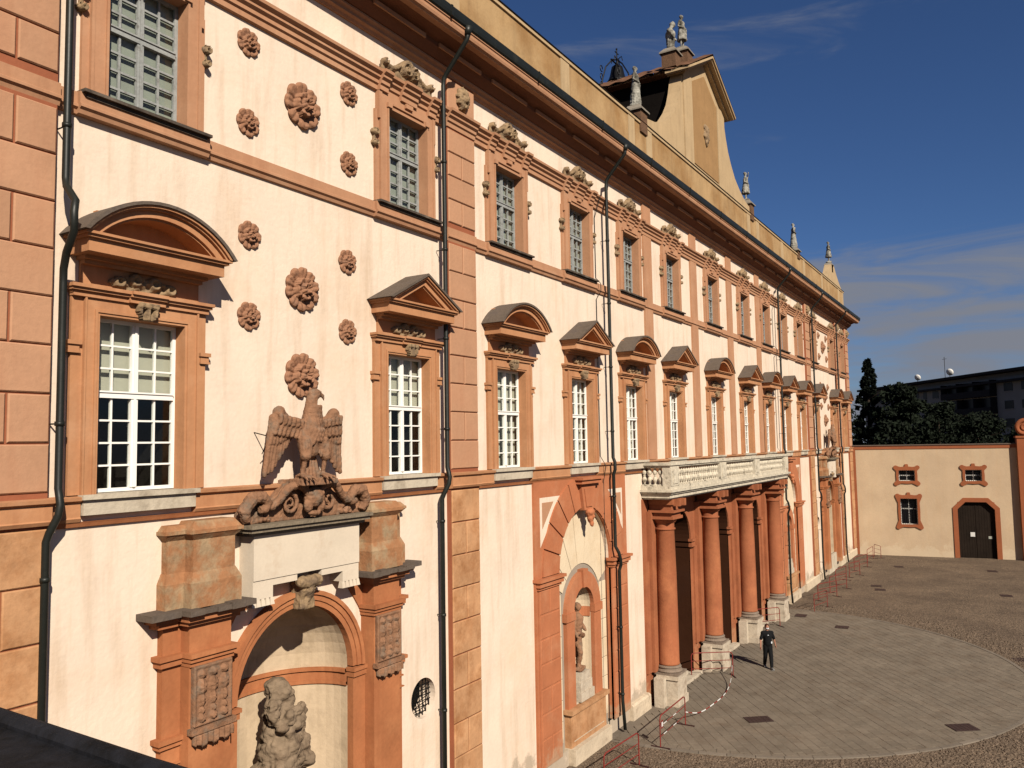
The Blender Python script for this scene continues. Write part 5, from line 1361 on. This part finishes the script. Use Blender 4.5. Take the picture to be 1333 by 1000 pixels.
far_b = [((46.3,-1.75),(48.0,-2.1),'first red barrier beyond the paved circle, by the second blind arch'), ((49.6,-1.3),(51.4,-2.0),'red barrier turned slightly outward beyond the second blind arch'), ((52.6,-1.4),(54.4,-2.05),'red barrier in front of the third quoined pilaster'),
         ((55.6,-1.2),(57.6,-1.5),'red barrier just before the far niche'), ((58.8,-1.5),(60.1,-1.95),'short looking red barrier in front of the far niche'), ((62.0,-1.3),(64.1,-1.85),'red barrier past the far niche towards the corner'), ((66.6,-1.5),(68.8,-1.6),'last red barrier but one before the courtyard wall'), ((69.2,-2.1),(70.2,-1.5),'last red barrier standing in the corner by the courtyard wall')]
for a, b, l in far_b: barrier(a, b, l, z=0)
tp = thing('barrier_tape', 'red and white tape sagging between the barriers by the first two columns', 'tape')
Pn = [Vector(v) for v in ((26.05,-1.79,.45),(27.3,-1.85,.10),(28.6,-1.95,.07),(29.8,-1.95,.08),(31.0,-1.8,.2),(32.3,-1.5,.6))]
def cr_(P, t):
    n = len(P)-1; x = t*n; i = min(int(x), n-1); f = x-i; p0 = P[max(i-1,0)]; p1 = P[i]; p2 = P[i+1]; p3 = P[min(i+2,n)]
    return 0.5*((2*p1)+(-p0+p2)*f+(2*p0-5*p1+4*p2-p3)*f*f+(-p0+3*p1-3*p2+p3)*f**3)
for k in range(18):
    mb = MB(); pts = [cr_(Pn, (k+i/3)/18) for i in range(4)]
    for a, b in zip(pts[:-1], pts[1:]): mb.add([a-Vector((0,0,.016)), b-Vector((0,0,.016)), b+Vector((0,.01,.016)), a+Vector((0,.01,.016))], [(0,1,2,3)])
    mb.build('tape_segment', RED if k % 2 else WPL, tp)

# ------------------------------------------------------------------ walking man
PM = thing('person', 'man in black clothes and face mask walking across the paved circle', 'person', (34.05, -2.42, .032), math.radians(-62))
b = MB(); H = 1.76; k = H/1.8
HW[0] = .075
human(b, H, legs=(-.55, .75))
def hand(b, w_, s, d=(0,-.1,-1)):
    w_ = Vector(w_); d = Vector(d).normalized(); side = Vector((0,1,0)) if abs(d.y) < .8 else Vector((1,0,0)); side = (side-d*side.dot(d)).normalized(); nrm = d.cross(side)
    b.capsule(w_, w_+d*.07, .026, .034, 10)
    for i, (o, ln) in enumerate(((-.03,.062),(-.010,.075),(.011,.070),(.031,.055))):
        a = w_+d*.075+side*o; m_ = a+d*ln*.55; e = m_+(d*.8+nrm*s*.45).normalized()*ln*.5
        b.capsule(a, m_, .0095, .009, 6); b.capsule(m_, e, .009, .0075, 6)
    a = w_+d*.025-side*.03; b.capsule(a, a+(d*.6-side*.8).normalized()*.045, .012, .010, 6); a2 = a+(d*.6-side*.8).normalized()*.045; b.capsule(a2, a2+d*.03, .010, .008, 6)
arms = {}
for s, sw in ((-1, .26), (1, -.20)):
    shd = Vector((s*.185, 0, 1.39)); el = Vector((s*.28, .02-sw*.25, 1.14)); wr = Vector((s*.33, -.06-sw*.65, .90))
    b.capsule(shd, el, .052, .040, 12); b.capsule(el, wr, .039, .027, 12); hand(b, wr, s, (s*.1, -.35 if sw > 0 else .05, -1)); arms[s] = (shd, el)
body_me = remesh(b, 'body', SKIN, .0085, 2)
link('body', body_me, PM)
sh_ = MB(); sh_.capsule((0,0,1.02), (0,-.01,1.28), .175, .178, 18); sh_.ball((0,-.01,1.30), (.215,.15,.16), 18, 10); sh_.capsule((-.165,0,1.40),(.165,0,1.40), .097, .097, 12); sh_.ball((0,0,1.0),(.19,.145,.10),16,8)
for s in (-1, 1): sh_.capsule(arms[s][0]-Vector((s*.01,0,.005)), arms[s][0].lerp(arms[s][1], .85), .074, .062, 12)
sh_.capsule((0,.01,1.42), (0,0,1.47), .075, .068, 12)
link('shirt', remesh(sh_, 'shirt', BLACK, .014, 2, .006, 9), PM)
tr = MB(); tr.ball((0,0,.95), (.185,.14,.14), 16, 8)
for s, sw in ((-1, -.55), (1, .75)):
    hx = s*.08; kn = (hx+s*.01, -.5*sw*.30-.02, .50*k); an = (hx, -sw*.30+(.10 if sw < 0 else 0), .12)
    tr.capsule((hx*.95,0,.90), kn, .115, .086, 14); tr.capsule(kn, an, .085, .068, 12)
link('trousers', remesh(tr, 'trousers', BLACK, .014, 2, .006, 8), PM)
for s, sw in ((-1, -.55), (1, .75)):
    an = (s*.075, -sw*.30+(.10 if sw < 0 else 0)); m_ = MB(); m_.capsule((an[0], an[1]+.03, .05), (an[0]+s*.03, an[1]-.17, .04), .060, .046, 10); m_.box(an[0]-.05, an[0]+.05, an[1]-.2, an[1]+.07, -.0, .02)
    m_.build('shoe', SHOE, PM, True)
hm = MB(); hm.ball((0,.010,1.705*k), (.092,.112,.108), 16, 10); hm2 = MB()
for v, f in ((hm.v, hm.f),):
    keep = [i for i, fc in enumerate(f) if all(not (v[j][1] < -.03 and v[j][2] < 1.715*k) and v[j][2] > 1.63*k for j in fc)]
    hm2.v = v; hm2.f = [f[i] for i in keep]
hm2.build('hair', HAIR, PM, True)
mk = MB(); mk.ball((0,-.062,1.635*k), (.066,.060,.048), 14, 8); mk.build('face_mask', MASKC, PM, True)
id_ = MB(); id_.box(.10, .15, -.185, -.175, 1.02, 1.10); id_.box(-.02,.02,-.178,-.165,1.26,1.36); id_.build('badge', MASKC, PM)

# ------------------------------------------------------------------ trees beyond the wall
def tree(x, y, h, w_, label, conifer=False, seed=0, n=5200, base=0.0):
    rr = np.random.default_rng(seed)
    t = thing('conifer_tree' if conifer else 'broadleaf_tree', label, 'tree', (x, y, base), 0, 'trees beyond the courtyard wall')
    tm = MB(); tm.tube([(0,0,0),(.1,0,h*.3),(0,.1,h*.6),(0,0,h*.93)], [h*.022, h*.017, h*.011, h*.003], 8)
    for k in range(9):
        a = k*2.4; z = h*(.25+.07*k); ln = w_*.45*(1-.4*k/9); tm.tube([(0,0,z),(ln*.5*math.cos(a), ln*.5*math.sin(a), z+ln*.25),(ln*math.cos(a), ln*math.sin(a), z+ln*.4)], [h*.008, h*.005, h*.002], 6)
    tm.build('trunk', BARK, t)
    # clumps of leaves
    nc = 260 if conifer else 170; C_ = []
    for k in range(nc):
        a = rr.uniform(0, 6.283); u = rr.uniform(0, 1)
        if conifer: z = h*(.10+.88*u); R_ = w_/2*(1-u)**.75+.15; r = R_*rr.uniform(.35, 1.0)
        else: z = h*(.06+.90*u); R_ = w_/2*math.sqrt(max(.05, 1-((u-.40)/.64)**2)); r = R_*rr.uniform(.3, 1.0)
        C_.append((r*math.cos(a), r*math.sin(a), z, w_*(rr.uniform(.05, .11)*(1-.8*u) if conifer else rr.uniform(.06, .15))))
    C_ = np.array(C_); pick = rr.integers(0, nc, n)
    off = rr.normal(0, 1, (n, 3)); off /= np.linalg.norm(off, axis=1)[:, None]; off *= rr.uniform(.3, 1.0, (n, 1))**.5
    P_ = C_[pick, :3]+off*C_[pick, 3:4]*np.array([1, 1, .75])
    s = rr.uniform(.16, .34, n)*max(.6, h/16); d1 = rr.normal(0, 1, (n, 3)); d1 /= np.linalg.norm(d1, axis=1)[:, None]; d2 = np.cross(d1, rr.normal(0, 1, (n, 3))); d2 /= np.linalg.norm(d2, axis=1)[:, None]
    V = np.empty((n, 4, 3)); V[:, 0] = P_-d1*s[:, None]; V[:, 1] = P_+d2*s[:, None]*.5; V[:, 2] = P_+d1*s[:, None]; V[:, 3] = P_-d2*s[:, None]*.5
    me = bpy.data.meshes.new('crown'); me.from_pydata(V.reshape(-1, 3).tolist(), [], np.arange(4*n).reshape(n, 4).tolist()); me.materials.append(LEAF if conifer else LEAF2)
    link('crown', me, t)
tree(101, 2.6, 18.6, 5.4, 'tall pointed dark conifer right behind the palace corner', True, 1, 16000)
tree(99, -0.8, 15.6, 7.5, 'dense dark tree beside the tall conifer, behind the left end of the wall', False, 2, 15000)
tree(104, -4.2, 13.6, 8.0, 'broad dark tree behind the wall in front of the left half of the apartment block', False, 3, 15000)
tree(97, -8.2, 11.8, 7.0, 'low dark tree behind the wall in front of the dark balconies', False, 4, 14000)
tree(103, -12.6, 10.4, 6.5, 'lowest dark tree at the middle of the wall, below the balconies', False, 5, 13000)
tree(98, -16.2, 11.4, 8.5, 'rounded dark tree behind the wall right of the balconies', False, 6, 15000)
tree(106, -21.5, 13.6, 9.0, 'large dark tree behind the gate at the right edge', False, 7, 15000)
tree(112, 8.5, 15.5, 8.0, 'dark tree mostly hidden behind the palace corner', False, 8, 8000)

# ------------------------------------------------------------------ apartment block
A0 = Vector((198.0, 17.0, 0)); A1 = Vector((152.0, -14.5, 0)); adir = (A0-A1).normalized(); aang = math.atan2(adir.y, adir.x); AL = (A0-A1).length
# local x runs from the near right end (A1) to the far left end, +y is the visible face
AP = thing('apartment_building', 'long grey apartment block with flat dark roof in shade behind the trees', 'building', tuple(A1), aang)
def abox(nm, m, *a, par=None): return MB().box(*a).build(nm, m, par or AP)
AH = 20.3
abox('wall', APT, -22, AL, -12, 0, 0, AH-1.2)
abox('attic_storey', APT, -22, AL, -11, -.8, AH-1.2, AH-.45)
rf_ = abox('roof', APTR, -23, AL+1, -13, 1.2, AH-.45, AH); abox('eaves', APTR, -23, AL+1, .0, 1.2, AH-2.1, AH-1.75)
for fl_ in range(6):
    z = 2.0+fl_*2.95
    for x, wd in ((-17,1.4),(-13,1.4),(-9.3,1.4),(-4.5,1.3),(-2.4,1.3),(1.2,1.9),(5.2,2.2),(26.5,2.0),(30.5,1.2),(33.4,2.0),(37.5,1.3),(42,2.0),(47,1.3),(51,2.0)):
        if x+wd > AL: continue
        wv = MB().box(x, x+wd, .0, .05, z, z+1.35).build('window', APTD, AP)
        MB().box(x-.08, x+wd+.08, .05, .12, z-.12, z-.01).build('sill', APT, wv)
    abox('balcony_recess', APTD, 9.5, 23.5, .0, .04, z-.5, z+2.1)
    bb = abox('balcony', APTR, 9.3, 23.7, .0, 1.3, z-.65, z-.5); abox('balcony_rail', APTR, 9.3, 23.7, 1.22, 1.3, z-.5, z+.45, par=bb)
    for q_ in (9.3, 14.0, 18.8, 23.6): abox('balcony_divider', APTR, q_, q_+.15, .04, 1.2, z-.5, z+2.1, par=bb)
    cb_ = abox('white_balcony', WHITE, -9.3+.0, -8.1, .1, 1.2, z-.5, z+.6) if fl_ in (3, 4, 5) else None
def dish(x, y, z, r=.55):
    mb = MB(); mb.lathe([(.02, .0), (r*.6, .06), (r, .2)], n=18); me = mb.mesh('satellite_dish', WPL, True)
    o = link('satellite_dish', me, AP, (x, y, z)); o.rotation_euler = (math.radians(70), 0, math.radians(35)); 
    MB().tube([(x, y-.05, AH), (x, y-.05, z)], .05, 6).build('dish_mast', APTR, AP)
for x, dz, r in ((32.5, .8, .62), (21.6, .9, .66), (-4.8, 1.4, .5), (-6.2, 1.5, .55), (-5.3, .7, .5)): dish(x, 0.6, AH+dz, r)
for x in (-4.2, 24): MB().tube([(x, 0, AH), (x, 0, AH+4)], .05, 5).tube([(x-.7, 0, AH+3.6), (x+.7, 0, AH+3.6)], .03, 5).build('aerial', APTR, AP)
